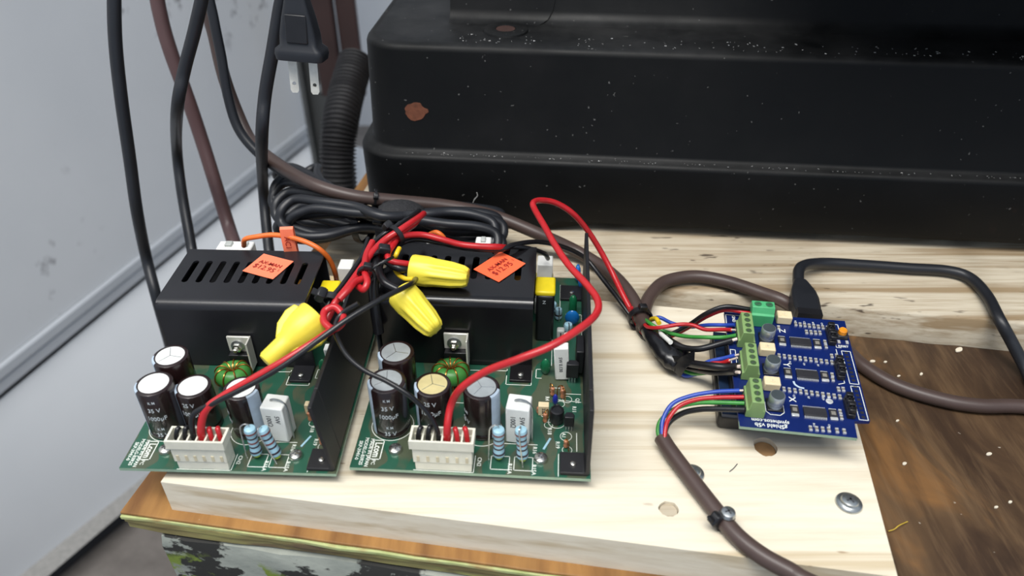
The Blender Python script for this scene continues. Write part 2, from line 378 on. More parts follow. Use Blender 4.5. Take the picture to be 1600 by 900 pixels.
M['hose'] = mat('ribbed_hose', (32, 31, 33), .55, var=.15)
M['darksteel'] = mat('dark_galvanised_track', (84, 86, 86), .5, .4, var=.25, scale=12)
M['redpost'] = mat('dark_red_post', (52, 34, 32), .6, var=.2, scale=20)
M['cardboard'] = mat('tan_board', (120, 98, 62), .7)
M['woodchip'] = mat('pale_wood_chip', (226, 216, 196), .6)
M['fibre'] = mat('yellow_fibre', (196, 166, 62), .5)
M['strand'] = mat('tinned_strands', (232, 214, 200), .4, .2)
M['prong'] = mat('nickel_prong', (222, 220, 210), .3, .35)
# ================================================================== the setting
FZ = -600.0
mb = MB(); mb.box(-1500, 2200, -700, 2600, FZ-40, FZ); tag(mb.build('floor', M['concrete']), 'grey concrete garage floor', kind='structure')
# left wall: sectional white door, upper section over a joint rail, lower section down to a rubber seal
WA = R(18); wd_ = Vector((sin(WA), cos(WA), 0)); wn = Vector((cos(WA), -sin(WA), 0)); WK = -726.0
def wall_pt(px, py):
    u, t = (px-800)/FPX, (py-450)/FPX; d = Vector((u, cP-t*sP, -sP-t*cP)); return Vector((0, 0, CAMH))+d*(WK/d.dot(wn))
jt = wall_pt(250, 372).z; jm = wall_pt(250, 392).z; jb = wall_pt(250, 411).z
def wxy(s, off=0): return wd_*s+wn*(WK+off)
S0, S1 = -400, wall_pt(497, 190).dot(wd_)
def wslab(z0, z1, off0, off1, s0=S0, s1=S1):
    a, b, c_, d_ = wxy(s0, off0), wxy(s1, off0), wxy(s1, off1), wxy(s0, off1); mb = MB()
    mb.add([(p.x, p.y, z) for z in (z0, z1) for p in (a, b, c_, d_)], [(0,3,2,1),(4,5,6,7),(0,1,5,4),(1,2,6,5),(2,3,7,6),(3,0,4,7)]); return mb
wl = wslab(jt+1, 1400, -40, 0).build('wall_left', M['wall']); tag(wl, 'white painted sectional wall panel', kind='structure')
tag(wslab(jm+.6, jt, -40, 5).build('trim_1', M['wallrail'], bev=3), 'upper half of the white joint rail across the wall', kind='structure')
tag(wslab(jb, jm-.6, -40, 2).build('trim_2', M['wallrail'], bev=2), 'lower half of the white joint rail across the wall', kind='structure')
tag(wslab(jb-10, jb-.5, -40, -12).build('trim_3', M['jointdark']), 'brown strip set back under the joint rail', kind='structure')
# lower section: its foot follows the floor line, a little out of parallel with the rail
A0, A1 = W(33, 898, FZ+55), W(195, 769, FZ+55); fd = (A1-A0).normalized()
B0, B1 = W(66, 899, FZ+46), W(174, 806, FZ+46); C0, C1 = W(78, 898, FZ+9), W(186, 808.6, FZ+9); cg = (C1-C0).normalized()
top0, top1 = wxy(S0, -4), wxy(S1, -4)
def foot(s): return A0+fd*s
mb = MB(); f0, f1 = foot(-700), foot(1100)
vs = [(top0.x, top0.y, jb-9), (top1.x, top1.y, jb-9), tuple(f1), tuple(f0)]
back = [(x-40*wn.x, y-40*wn.y, z) for x, y, z in vs]
grid = MB(); NU, NV = 24, 10
P_ = [[Vector(vs[0]).lerp(Vector(vs[1]), i/NU).lerp(Vector(vs[3]).lerp(Vector(vs[2]), i/NU), j/NV) for i in range(NU+1)] for j in range(NV+1)]
gv = [p for r in P_ for p in r]; gf = [(j*(NU+1)+i, j*(NU+1)+i+1, (j+1)*(NU+1)+i+1, (j+1)*(NU+1)+i) for j in range(NV) for i in range(NU)]
grid.add(gv+[p-wn*40 for p in gv], gf+[tuple(reversed([q+len(gv) for q in f])) for f in gf]); 
tag(grid.build('wall_left_lower', M['wall']), 'white lower wall panel with dark smudges', kind='structure')
g = (B1-B0).normalized()
mb = MB(); a0, a1, b0, b1 = foot(-500), foot(900), B0-g*500, B1+g*700
mb.add([a0, a1, b1, b0, a0-wn*30, a1-wn*30, b1-wn*30, b0-wn*30], [(0,1,2,3),(4,7,6,5),(0,4,5,1),(3,2,6,7),(0,3,7,4),(1,5,6,2)])
tag(mb.build('trim_4', mat('grey_seal_retainer', (176, 173, 168), .6)), 'grey seal strip along the foot of the wall', kind='structure')
mb = MB(); mb.tube([C0-cg*500, (C0+C1)/2, C1+cg*700], 9, 10); tag(mb.build('trim_5', M['rubber']), 'black rubber door seal on the concrete', kind='structure')
# back wall far behind the machine
mb = MB(); mb.box(-900, 1600, 1900, 1940, FZ, 1400); tag(mb.build('wall_back', M['wall']), 'white painted wall far behind the machine', kind='structure')
# door track with bolts, dark red post and ribbed hose in the corner
tk = W(500, 190, y=1180); root = wempty('door_track', (tk.x, 1180, FZ), 'dark galvanised steel door track with bolts at the end of the white wall', 'track')
mb = MB(); mb.box(tk.x-15, tk.x+40, 1170, 1180, FZ, 900); mb.box(tk.x-15, tk.x-8, 1150, 1172, FZ, 900); mb.box(tk.x+33, tk.x+40, 1150, 1172, FZ, 900); wpart(mb, 'channel', M['darksteel'], root)
mb0 = MB(); mb0.lathe([(9, 0), (9, 4), (6, 8), (1, 9)], 10, Matrix.Rotation(R(90), 4, 'X')); bolt = None
for k, z in enumerate((-330, -262, -200, -120, -40, 60)):
    Mx = Matrix.Translation(Vector((tk.x+14-ORGS[root.name].x, 1170-ORGS[root.name].y, z-FZ))*.001)
    if bolt is None: bolt = mb0.build('bolt', M['zinc'], root, org=Vector((0, 0, 0))); bolt.matrix_local = Mx
    else: copy_part(bolt, root, Mx)
pz = W(520, 60, y=1010)
mb = MB(); mb.prism(rrect(pz.x-24, pz.x+6, 1000, 1020, 4), W(520, 150, y=1000).z, 900); mb.prism(rrect(pz.x+8, pz.x+34, 1010, 1024, 3), -150, 900)
tag(mb.build('angle_post', M['redpost']), 'dark red painted steel post rising behind the ribbed hose', 'post')
hp = [W(556, 95, y=650), W(543, 140, y=620), W(532, 190, y=590), W(528, 240, y=575), W(530, 300, y=565), W(535, 380, y=560)]
pth = smooth_path(hp, 60); mb = MB()
rings = []; L_ = 0; prev = pth[0]
mb.tube(pth, lambda u: 14+1.3*sin(u*2*pi*44), 20, res=0)
tag(mb.build('ribbed_hose', M['hose'], sharp=80), 'black ribbed flexible hose behind the corner of the black casting', 'hose')
# ================================================================== bench
# plywood top: three plies seen along the front edge
BA = 9.0
def bl(x, y, ang=BA):  # bench-aligned axes -> world mm
    a = R(-ang); return Vector((x*cos(a)-y*sin(a), x*sin(a)+y*cos(a), 0))
pf = W(187, 800, 0)                                          # front left corner of the plywood
root = wempty('plywood_bench_top', (pf.x+200, pf.y+150, -12), 'brown stained plywood bench top with green painted front edge', 'bench top')
def ply(name, z0, z1, m, ov, wob):
    rnd = random.Random(int(z0*10)); f = [bl(x, -ov+rnd.uniform(-wob, wob)) for x in range(0, 640, 16)]
    pts = [(pf.x+p.x, pf.y+p.y) for p in f]+[(pf.x+q.x, pf.y+q.y) for q in (bl(640, 420), bl(12, 420), bl(6, 120))]
    mb = MB(); mb.prism(pts, z0, z1); return wpart(mb, name, m, root, bev=.4)
ply('top_ply', -1.6, 0, M['ply'], 0, .35); ply('rim_ply', -3.6, -1.6, M['plyrim'], .9, .5); ply('middle_ply', -7.0, -3.6, M['plyedge'], .2, .5); ply('bottom_ply', -11.5, -7.0, M['plyedge'], -.6, .7)
# painted beam under the bench top
bb = W(246, 838, -11.5); rnd = random.Random(3); rings = []
prof = [(8, -11.6), (1.2, -13), (-.4, -18), (0, -40), (1, -120)]
for i in range(41):
    x = i*14-2; ring = []
    for k, (o_, z) in enumerate(prof):
        p = bl(x, o_+rnd.uniform(-.7, .7)); ring.append((bb.x+p.x, bb.y+p.y, z))
    for o_, z in ((60, -120), (60, -11.6)):
        p = bl(x, o_); ring.append((bb.x+p.x, bb.y+p.y, z))
    if i == 0: ring = [(a+2.5, b, c) for a, b, c in ring]
    rings.append(ring)
mb = MB(); mb.loft(rings); tag(mb.build('bench_beam', M['peel']), 'bench beam with peeling grey green and black paint under the plywood', 'beam')
for x0 in (40, 420):
    q = bl(x0, 20); mb = MB(); mb.prism([(bb.x+q.x+a, bb.y+q.y+b+30) for a, b in rrect(-40, 40, -10, 60, 3)], FZ, -120.2)
    tag(mb.build('bench_leg', M['peel'], bev=2), 'square painted bench leg standing on the concrete floor under the beam', 'bench leg', 'legs under the painted beam')
# pine board with drilled holes
PT = 18.0
c1, c2, c3 = W(251, 753, PT), W(1403, 902, PT), W(1340, 666, PT)
far_r = c2+(c3-c2).normalized()*149; far_l = c1+(far_r-c2)+Vector((2, 0, 0))
hA, hB = W(1196, 698, PT), W(1045, 795, PT)
outl = [(c1.x, c1.y), (c2.x, c2.y), (far_r.x, far_r.y), (far_l.x, far_l.y)]
rnd = random.Random(9)
holeA = [(hA.x+4.9*cos(2*pi*i/24)*(1+rnd.uniform(-.05, .05)), hA.y+5.4*sin(2*pi*i/24)*(1+rnd.uniform(-.05, .05))) for i in range(24)]
holeB = [(hB.x+4.0*cos(2*pi*i/24)*(1+rnd.uniform(-.06, .06)), hB.y+3.6*sin(2*pi*i/24)*(1+rnd.uniform(-.06, .06))) for i in range(24)]
board = plate('pine_board', outl, [holeA, holeB], 0, PT, M['pine'], bev=.7); tag(board, 'pale planed pine board with two drilled holes carrying the electronics', 'board')
mb = MB(); mb.cyl(hB.x, hB.y, .2, PT-1.4, 3.5, 20); mb.build('hole_plug', M['timber'], board, org=board.location*1000)
mb = MB(); mb.cyl(hA.x, hA.y, .2, PT-2.2, 4.6, 20); mb.build('hole_plug', mat('stained_hole_bottom', (150, 116, 78), .7, var=.2), board, org=board.location*1000)
# rough timber under the casting
t0, t1 = W(1040, 452, 19), W(1600, 505, 19); td = (t1-t0).normalized(); tn = Vector((-td.y, td.x, 0))
ta, tb = t0-td*196, t1+td*150; rnd = random.Random(4); rings = []
for i in range(37):
    p = ta.lerp(tb, i/36); w1, w2 = rnd.uniform(-.5, .5), rnd.uniform(-.5, .5)
    ring = [p-tn*(.3+w1), p-tn*(.2-w2), p+tn*.9, p+tn*185, p+tn*185]
    zs = [.1, 17.6, 19, 19, .1]; rings.append([(q.x, q.y, z) for q, z in zip(ring, zs)])
mb = MB(); mb.loft(rings); tag(mb.build('rough_timber_plank', M['timber'], sharp=50), 'rough weathered timber plank lying under the black casting', 'plank')
# ================================================================== black machine casting
q1, q2 = W(845, 362, 19.2), W(1600, 386, 25); CA = -math.degrees(atan2(q2.y-q1.y, q2.x-q1.x)); CA = max(4.5, min(7.5, CA))
corner = W(553, 272, y=402); cx0 = corner.x
def cl(x, y):  # casting axes (origin at the front of its left corner)
    a = R(-CA); return Vector((corner.x+x*cos(a)-y*sin(a), q1.y+(q1.x-corner.x)*math.tan(R(CA))+x*sin(a)+y*cos(a), 0))
LX, LY = 760, 420
def casting_ring(ins, z, rad=26, zf=None):
    pts = rrect(ins, LX-ins, ins, LY-ins, max(6, rad-ins*.5), 8); front = []
    out = []
    for x, y in pts:
        out.append((x, y))
    # extra points along the front edge so that its foot can arch
    k = max(range(len(out)), key=lambda i: (out[i][0] < 60)*(1)*(-out[i][1]+1000))
    out2 = []
    for i, (x, y) in enumerate(out):
        out2.append((x, y))
        nx, ny = out[(i+1) % len(out)]
        if abs(y-ny) < .5 and y < 60 and abs(x-nx) > 100:
            for s in range(1, 60): out2.append((x+(nx-x)*s/60, y))
    res = []
    for x, y in out2:
        p = cl(x, y); zz = z
        if zf and y < 60: zz = z+zf(x)
        res.append((p.x, p.y, zz))
    return res
foot_end = (W(852, 355, 22).x-corner.x)/cos(R(CA))
def arch(x): return 7.0*max(0, min(1, (x-foot_end+4)/12))**.7 if x < LX-120 else 0
HL, HT = 66.0, 128.0
mb = MB()
mb.loft([casting_ring(1.5, 19.2, zf=arch), casting_ring(.3, 30), casting_ring(0, HL-3), casting_ring(.6, HL-1.2), casting_ring(2, HL), casting_ring(5.2, HL+.9), casting_ring(6.6, HL+3),
         casting_ring(8.5, HT-4), casting_ring(9.2, HT-1.8), casting_ring(11, HT-.4), casting_ring(14, HT)])
cast_root = wempty('machine_casting', (cl(LX/2, LY/2).x, cl(LX/2, LY/2).y, 19.2), 'large black painted machine casting with rounded corner and stepped lip', 'machine base')
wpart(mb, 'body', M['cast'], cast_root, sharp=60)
# raised deck behind the rim, notched round a bolt pad
ph = W(790, 48, HT); a = R(CA); dx, dy = ph.x-cl(0, 0).x, ph.y-cl(0, 0).y
pX, pY = dx*cos(a)-dy*sin(a), dx*sin(a)+dy*cos(a)
def deck(ins, z):
    y0 = pY+17+ins; x0 = 60+ins; pts = [(x0+50, y0)]
    for i in range(25):
        u = -1+i/12; pts.append((pX+u*34, y0+(5-ins*.3)*(.5+.5*cos(pi*u))))
    pts += [(LX-60-ins, y0), (LX-60-ins, LY-60), (x0, LY-60), (x0, y0+50), (x0+3.8, y0+31), (x0+14.6, y0+14.6), (x0+31, y0+3.8)]
    return [(cl(x, y).x, cl(x, y).y, z) for x, y in pts]
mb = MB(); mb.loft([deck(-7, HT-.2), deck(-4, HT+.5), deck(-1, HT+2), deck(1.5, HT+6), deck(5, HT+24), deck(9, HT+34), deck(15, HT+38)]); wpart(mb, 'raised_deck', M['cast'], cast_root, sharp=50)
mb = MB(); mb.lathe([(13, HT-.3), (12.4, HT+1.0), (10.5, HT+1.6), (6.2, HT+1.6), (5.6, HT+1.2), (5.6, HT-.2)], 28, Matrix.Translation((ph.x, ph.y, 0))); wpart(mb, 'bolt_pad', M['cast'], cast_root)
mb = MB(); mb.lathe([(5.4, HT+1.2), (4.6, HT+.6)], 20, Matrix.Translation((ph.x, ph.y, 0))); wpart(mb, 'bolt_hole', mat('rusty_hole_wall', (52, 30, 24), .8), cast_root)
# rust patch where the paint has flaked off the front
cn_ = Vector((-sin(R(CA)), -cos(R(CA)), 0)); cp_ = cl(0, 7.55); u_, t_ = (650-800)/FPX, (174-450)/FPX; d_ = Vector((u_, cP-t_*sP, -sP-t_*cP)); rp = Vector((0, 0, CAMH))+d_*((cp_-Vector((0, 0, CAMH))).dot(cn_)/d_.dot(cn_)); rnd = random.Random(2); poly = []
for i in range(22):
    th = 2*pi*i/22; rr = 5.6*(1+rnd.uniform(-.14, .14)); poly.append((rr*1.15*cos(th), rr*.9*sin(th)))
mx = Matrix.Translation((rp.x, rp.y, rp.z)) @ Matrix.Rotation(R(-CA), 4, 'Z') @ Matrix.Rotation(R(88.2), 4, 'X')
mb = MB(); mb.prism(poly, -1.5, .5, mx); wpart(mb, 'rust_patch', M['rust'], cast_root)
# upright and overhead slab added out of view to shade the casting's right end
mb = MB(); mb.prism([(cl(x, y).x, cl(x, y).y) for x, y in rrect(300, 620, 120, 350, 30)], HT+37, 620); wpart(mb, 'added_shade_column', M['cast'], cast_root)
mb = MB(); mb.prism([(cl(x, y).x, cl(x, y).y) for x, y in rrect(215, 900, -62, 330, 12)], 222, 262); wpart(mb, 'added_shade_slab', M['cast'], cast_root, bev=4)
# swarf: bright metal chips scattered over the lip and the top
mb = MB(); rnd = random.Random(11)
def chip(p, s):
    Mx = Matrix.Translation(p) @ Matrix.Rotation(rnd.uniform(0, 6.28), 4, 'Z') @ Matrix.Rotation(rnd.uniform(-.6, .6), 4, 'X')
    mb.box(-s, s, -s*.35, s*.35, 0, s*.3, Mx)
for k in range(150):
    x = 60+rnd.random()**1.1*420; y = rnd.uniform(14, max(15, pY-8)); p = cl(x, y); chip((p.x, p.y, HT+.1), rnd.choice((.25, .3, .35, .5)))
for k in range(120):
    x = 30+rnd.random()*470; y = rnd.uniform(1.8, 4.6); p = cl(x, y); chip((p.x, p.y, HL+.6), rnd.choice((.2, .25, .3, .45)))
tag(mb.build('metal_swarf', M['chip']), 'tiny bright metal chips scattered on the black casting', 'swarf', kind='stuff')
# ================================================================== power supplies
ZP = 24.5
def pan_screw(root, x, y, z, r, name='board_screw', m=None, slot=True):
    mb = MB(); mb.lathe([(r, z), (r, z+r*.22), (r*.86, z+r*.55), (r*.5, z+r*.74), (r*.08, z+r*.8)], 20, Matrix.Translation((x, y, 0)))
    o = mb.build(name, m or M['steel'], root)
    if not slot: return o
    mb = MB(); h = z+r*.62
    for a in (0, 90):
        Mx = Matrix.Translation((x, y, h)) @ Matrix.Rotation(R(a+20), 4, 'Z'); mb.box(-r*.42, r*.42, -r*.1, r*.1, 0, r*.17, Mx)
    mb.build('cross_slot', M['ink'], o); return o
def capacitor(root, x, y, h, r, top, lines, ang, stripe, vent):
    mb = MB(); T = Matrix.Translation((x, y, 0))
    mb.lathe([(r*.93, 0), (r, .8), (r, 2.6), (r*.955, 3.1), (r, 3.6), (r, h-1.2), (r*.97, h-.4), (r*.86, h), (r*.79, h-.05), (r*.78, h-.5)], 36, T)
    o = mb.build('capacitor', M['sleeve'], root)
    mb = MB(); mb.lathe([(r*.785, h-.6), (r*.785, h-.18), (r*.7, h-.12)], 32, T); d = mb.build('can_top', top, o)
    if vent:
        mb = MB()
        for a in (90+vent, 210+vent, 330+vent):
            Mx = T @ Matrix.Rotation(R(a), 4, 'Z'); mb.box(0, r*.7, -.16, .16, h-.2, h-.02, Mx)
        mb.build('vent_score', M['pin'], o)
    if stripe is not None:
        mb = MB(); n_ = 6; w = .42
        ring0 = []; vs = []; rr = r+.08
        prof = [(rr, 1), (rr, h-1.2), (r*.975+.08, h-.4), (r*.86+.05, h+.06)]
        for j, (q, z) in enumerate(prof):
            for i in range(n_+1):
                a_ = stripe-w+2*w*i/n_; vs.append((x+q*sin(a_), y-q*cos(a_), z))
        mb.add(vs, [(j*(n_+1)+i, j*(n_+1)+i+1, (j+1)*(n_+1)+i+1, (j+1)*(n_+1)+i) for j in range(3) for i in range(n_)])
        mb.build('polarity_stripe', M['capstripe'], o)
    mb = MB()
    for body, size, z in lines: text_wrap(mb, body, size, r+.05, z, ang, x, y, .02, .9)
    if mb.v: mb.build('printed_rating', M['capink'], o)
    return o
def film_resistor(root, x, y, lean, kind=0):
    T = Matrix.Translation((x, y, 0)) @ Matrix.Rotation(R(lean[0]), 4, 'Y') @ Matrix.Rotation(R(lean[1]), 4, 'X')
    r = 2.5; prof = [(1.2, 2.6), (r*.9, 3.2), (r*1.02, 4.4), (r*.9, 6), (r*.86, 8), (r*.86, 13), (r*.9, 15.2), (r*1.02, 16.6), (r*.9, 17.9), (.9, 18.6)]
    mb = MB(); mb.lathe(prof, 22, T); o = mb.build('film_resistor', M['resblue'], root)
    mb = MB(); mb.lathe([(.9, 1.2), (1.5, 1.6), (1.7, 2.6), (1.4, 3.3)], 14, T); mb.build('lime_base', M['limegreen'], o)
    for z, k in ((5.2, 0), (8.2, 0), (10.6, 1), (13.2, 0), (16.2, 1)):
        q = r*1.03 if z in (5.2, 16.2) else r*.885
        mb = MB(); mb.lathe([(q, z-.42), (q+.02, z), (q, z+.42)], 22, T); mb.build('colour_band', M['bandred'] if k else M['band'], o)
    mb = MB(); mb.tube([T @ Vector(p) for p in ((0, 0, 18.4), (0, 0, 19.6), (-1.4, -.4, 20.6), (-3.2, -.8, 19.4), (-3.7, -.9, 16), (-4, -1, 6), (-4.2, -1.1, .1))] if kind == 0 else
                       [T @ Vector(p) for p in ((0, 0, 18.4), (-.1, -.4, 19.6), (-.4, -2, 19.8), (-.5, -3, 18), (-.4, -3.2, 12), (0, -3.2, 5), (.2, -3.2, .1))], .32, 7); mb.build('wire_lead', M['pin'], o)
    return o
def small_resistor(root, x, y, h=6, rot=0):
    mb = MB(); T = Matrix.Translation((x, y, 0)); mb.lathe([(.3, .3), (.9, .7), (1.05, 1.4), (.85, 2), (.85, h-2.2), (1.05, h-1.5), (.9, h-.8), (.3, h-.4)], 12, T)
    o = mb.build('carbon_resistor', M['tanres'], root)
    mb = MB(); c_, s_ = cos(R(rot)), sin(R(rot)); mb.tube([(x, y, h-.5), (x, y, h+.2), (x+c_*1.2, y+s_*1.2, h+.5), (x+c_*2.2, y+s_*2.2, h-.6), (x+c_*2.3, y+s_*2.3, .1)], .25, 6); mb.build('wire_lead', M['copper'], o)
    return o
def silk_lines(segs, w=.32):
    mb = MB()
    for pts in segs:
        for (x0, y0), (x1, y1) in zip(pts, pts[1:]):
            d = Vector((x1-x0, y1-y0, 0)); L_ = d.length
            if L_ < 1e-6: continue
            Mx = Matrix.Translation((x0, y0, 0)) @ Matrix.Rotation(atan2(d.y, d.x), 4, 'Z'); mb.box(-w/2, L_+w/2, -w/2, w/2, .0, .05, Mx)
    return mb
def power_supply(loc, rz, scale, kx, label, v):
    root = empty('power_supply', loc, rz, label, 'power supply'); root.scale = (scale,)*3
    X = lambda x: x*kx
    Wd, Dp = X(97.5), 137
    pcb = plate('circuit_board', [(0, 0), (Wd, 0), (Wd, Dp), (0, Dp)], [ring2(X(15), 128, 1.8), ring2(X(60), 132, 1.8)], -1.6, 0, [M['pcb']], root)
    mb = MB(); e = .04
    mb.box(-e, Wd+e, -e, .02, -1.6, -.12); mb.box(Wd-.02, Wd+e, 0, Dp, -1.6, -.12); mb.box(-e, .02, 0, Dp, -1.6, -.12); mb.build('board_edge', M['pcbedge'], pcb)
    # silkscreen
    sk = silk_lines([[(X(26.2), -0+.25), (X(50.4), .25), (X(50.4), 9)], [(X(57), 2.5), (X(64.5), 2.5), (X(64.5), 9.5), (X(57), 9.5), (X(57), 2.5)], [(X(66.5), 2.5), (X(74), 2.5), (X(74), 9.5), (X(66.5), 9.5), (X(66.5), 2.5)],
                     [(X(60), 16.5), (X(75.5), 16.5)], [(X(84.5), .6), (X(84.5), 12)], [(X(60), 52), (X(71.5), 52), (X(71.5), 62)], [(X(60), 52), (X(60), 62)], [(X(43), 60.5), (X(60), 61), (X(60), 58)], [(X(76), 57), (X(73.5), 57), (X(73.5), 63), (X(76), 63)], [(X(36), 39), (X(44), 39)],
                     [(X(80), 103), (X(80), 114), (X(77), 114)], [(X(84), 108), (X(84), 130)], [(X(87), 105), (X(95), 105), (X(95), 70)], [(X(80.5), 66), (X(80.5), 100)], [(X(77), 98), (X(80.5), 98)], [(X(92), 14), (X(92), 24)], [(X(80), 51), (X(86), 51)], [(X(86), 47.5), (X(94), 47.5)], [(X(84), 43.5), (X(94), 42.5)]])
    for cx, cy, r_ in ((13.3, 24, 8.9), (52, 23, 8.6)): sk.tube([(X(cx)+r_*cos(2*pi*i/40), cy+r_*sin(2*pi*i/40), .03) for i in range(40)], .17, 5, True, 0)
    for cx, cy, r_ in ((83.5, 30, 3.6), (85, 41, 1.8), (80, 28, 1.8), (88, 44, 2), (87.5, 22, 2.4), (88, 14.5, 2), (78, 34.5, 1.7)): sk.tube([(X(cx)+r_*cos(2*pi*i/24), cy+r_*sin(2*pi*i/24), .03) for i in range(24)], .15, 4, True, 0)
    sk.build('silkscreen_lines', M['silk'], pcb)
    mb = MB()
    def run(body, x, y, size, bold=.02, cond=1.0, rot=-90): text_on(mb, body, size, Matrix.Translation((X(x), y, .03)) @ Matrix.Rotation(R(rot), 4, 'Z'), bold, cond)
    run('MADE IN JAPAN', 6.4, 8.2, 2.1, .04); run('MODELG-B3R2S', 4.0, 8.8, 2.1, .04); run('SKP-394V-0', 1.8, 9.2, 2.1, .04); mb.build('maker_text', M['silk'], pcb)
    mb = MB(); run('Lcom', 9.3, 9.8, 4.2, .10, .86); run('PC', 9.0, 3.2, 2.2, .02); mb.build('maker_logo', M['silk'], pcb)
    for t_, x, y in (('CN2', 52.2, 6), ('R15A', 64.8, 3.2), ('R15A', 74.6, 3.2), ('R16', 74.6, 13.5), ('R19', 84, 17), ('A1', 86.5, 22.5), ('R18', 80.5, 24.5), ('C2', 85, 36.5), ('R4', 79, 44), ('R2', 81, 50), ('R11', 91, 38), ('Q2', 92.5, 43.5), ('HP', 76, 37)):
        mb = MB(); run(t_, x, y, 2.4, .03); mb.build('designator', M['silk'], pcb)
    lb = silk_lines([[(X(9.3)-2.1, 4.8), (X(9.3)+2.1, 4.8), (X(9.3)+2.1, 15), (X(9.3)-2.1, 15), (X(9.3)-2.1, 4.8)]], .4); lb.build('logo_frame', M['silk'], pcb)
    for x, y in ((17, 10), (77.3, 8.8)): pan_screw(root, X(x), y, 0, 3.0)
    for x, y in ((17, 10), (77.3, 8.8), (12, 128), (80, 128)):
        mb = MB(); mb.lathe([(2.6, -6.4), (2.6, -1.7)], 6, Matrix.Translation((X(x), y, 0))); mb.build('standoff', M['steel'], root)
    # capacitors
    tops = v['tops']
    A = [('K M', 1.9, 22.5), ('35 V', 3.1, 18), ('1000µF', 3.1, 13.2), ('K M', 1.9, 7), ('35 V', 3, 3.4)]
    B = [('K M', 2, 24), ('35 V', 3, 19), ('1000µF', 3.1, 14), ('35 V', 3, 5)]
    C = [('25 V', 3.1, 18.6), ('1000µF', 3.3, 13.4), ('K M', 1.9, 6.5), ('25 V', 3, 3.4)]
    capacitor(root, X(14.2), 39.8, 28, 7.8, tops[1], B, -.25, -1.1, v['vent'][1])
    capacitor(root, X(13.3), 23.4, 27, 7.9, tops[0], A, .12, -1.15, v['vent'][0])
    capacitor(root, X(31.6)+v['cx'], 26.0, 23.5, 7.7, tops[2], C, -.05, -1.25, v['vent'][2])
    capacitor(root, X(52), 24.5, 24.5, 7.6, tops[3], [('K M', 2, 14), ('25 V', 3, 9)], -1.0, 1.05, v['vent'][3])
    # toroid choke, wound with copper
    T = Matrix.Translation((X(35.2), 51.0, 7.0)) @ Matrix.Rotation(R(-8), 4, 'X')
    mb = MB(); mb.torus(4.7, 3.5, T, 32, 14, 1.2); ch = mb.build('toroid_choke', M['toroid'], root)
    mb = MB()
    for k in range(9):
        a = 2*pi*k/9+.35; c_ = Vector((4.7*cos(a), 4.7*sin(a), 0)); rd = Vector((cos(a), sin(a), 0))
        mb.tube([T @ (c_+rd*(3.8*cos(b))+Vector((0, 0, 4.5*sin(b)))) for b in [2*pi*i/12 for i in range(12)]], .36, 6, True, 2)
    for dx in (-1.6, 0, 1.6): mb.tube([(X(35.2)+dx, 44.2, 6), (X(35.2)+dx*1.2, 43.2, 3), (X(35.2)+dx*1.3, 43, .1)], .35, 6)
    mb.build('copper_winding', M['copper'], ch)
    # output connector: header and six-way housing
    x0, x1 = X(26.6), X(50.0); mb = MB(); mb.box(x0+.4, x1-.2, .5, 8.2, .05, 4.6); mb.box(x0+.4, x1-.2, 7.4, 8.2, 4, 12); cn = mb.build('pin_header', M['nylon'], root, bev=.25)
    mb = MB(); mb.box(x0-.2, x1+.1, .2, 7.2, 4.7, 11.6); mb.box(x0-.2, x1+.1, .2, 1.2, 11.6, 14.4); mb.box(x0-.2, x1+.1, 6.4, 7.2, 11.6, 14.4)
    hs = mb.build('plug_housing', M['nylon'], root, bev=.25)
    mb = MB(); o_, i_ = (x0-1.1, x1+1.0, -.6, 8.0), (x0-.1, x1, .3, 7.1)
    mb = plate(None, [(o_[0], o_[2]), (o_[1], o_[2]), (o_[1], o_[3]), (o_[0], o_[3])], [[(i_[0], i_[2]), (i_[1], i_[2]), (i_[1], i_[3]), (i_[0], i_[3])]], 13.2, 17.6, None); mb.build('rim', M['nylon'], hs)
    for k in range(1, 6):
        mb = MB(); xx = x0+(x1-x0)*k/6; mb.box(xx-.35, xx+.35, .3, 7.1, 11.6, 16.4); mb.build('divider', M['nylon'], hs)
    for k in range(6):
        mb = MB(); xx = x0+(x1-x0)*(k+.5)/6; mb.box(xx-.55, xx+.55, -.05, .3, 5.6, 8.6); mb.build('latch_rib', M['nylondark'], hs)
    for k, col in enumerate(('blackwire', 'blackwire', None, None, 'redwire', 'redwire')):
        if col is None: continue
        xx = x0+(x1-x0)*(k+.5)/6; s = -1 if k < 3 else 1
        mb = MB(); mb.tube([(xx, 4, 9), (xx, 4, 15), (xx-s*.6, 5.2, 18.2+k % 2), (xx-s*1.2, 6.6, 18.6)], 1.05, 10); mb.build('wire_stub', M[col], hs)
    # two standing film resistors and the white cement resistor
    film_resistor(root, X(60.2), 7.6, (0, 0), 0); film_resistor(root, X(70), 7.0, v['lean'], 1)
    cxm = X(67.6); T = Matrix.Translation((cxm, 20.5, 0)) @ Matrix.Rotation(R(-6), 4, 'Z')
    mb = MB(); mb.box(-4.9, 4.9, -4.2, 4.6, .6, 20.5, T); cm = mb.build('cement_resistor', M['cement'], root, bev=.6)
    mb = MB(); Tt = T @ Matrix.Translation((-1.0, -4.25, 11.5)) @ Matrix.Rotation(R(90), 4, 'X') @ Matrix.Rotation(R(-90), 4, 'Z')
    text_on(mb, '5W', 3.0, Tt @ Matrix.Translation((-2.6, 2.9, .0)), .02); text_on(mb, '100Ω', 3.0, Tt @ Matrix.Translation((-1.5, -.9, 0)), .02); mb.build('printed_rating', M['ink'], cm)
    mb = MB(); mb.tube([T @ Vector(p) for p in ((-1.5, .3, 20), (-1.4, .2, 21.3), (.6, .1, 22), (3.6, -.2, 21.3), (5.4, -.6, 18.5), (5.7, -.8, 10), (5.8, -1, .1))], .42, 7); mb.build('wire_lead', M['zinc'], cm)
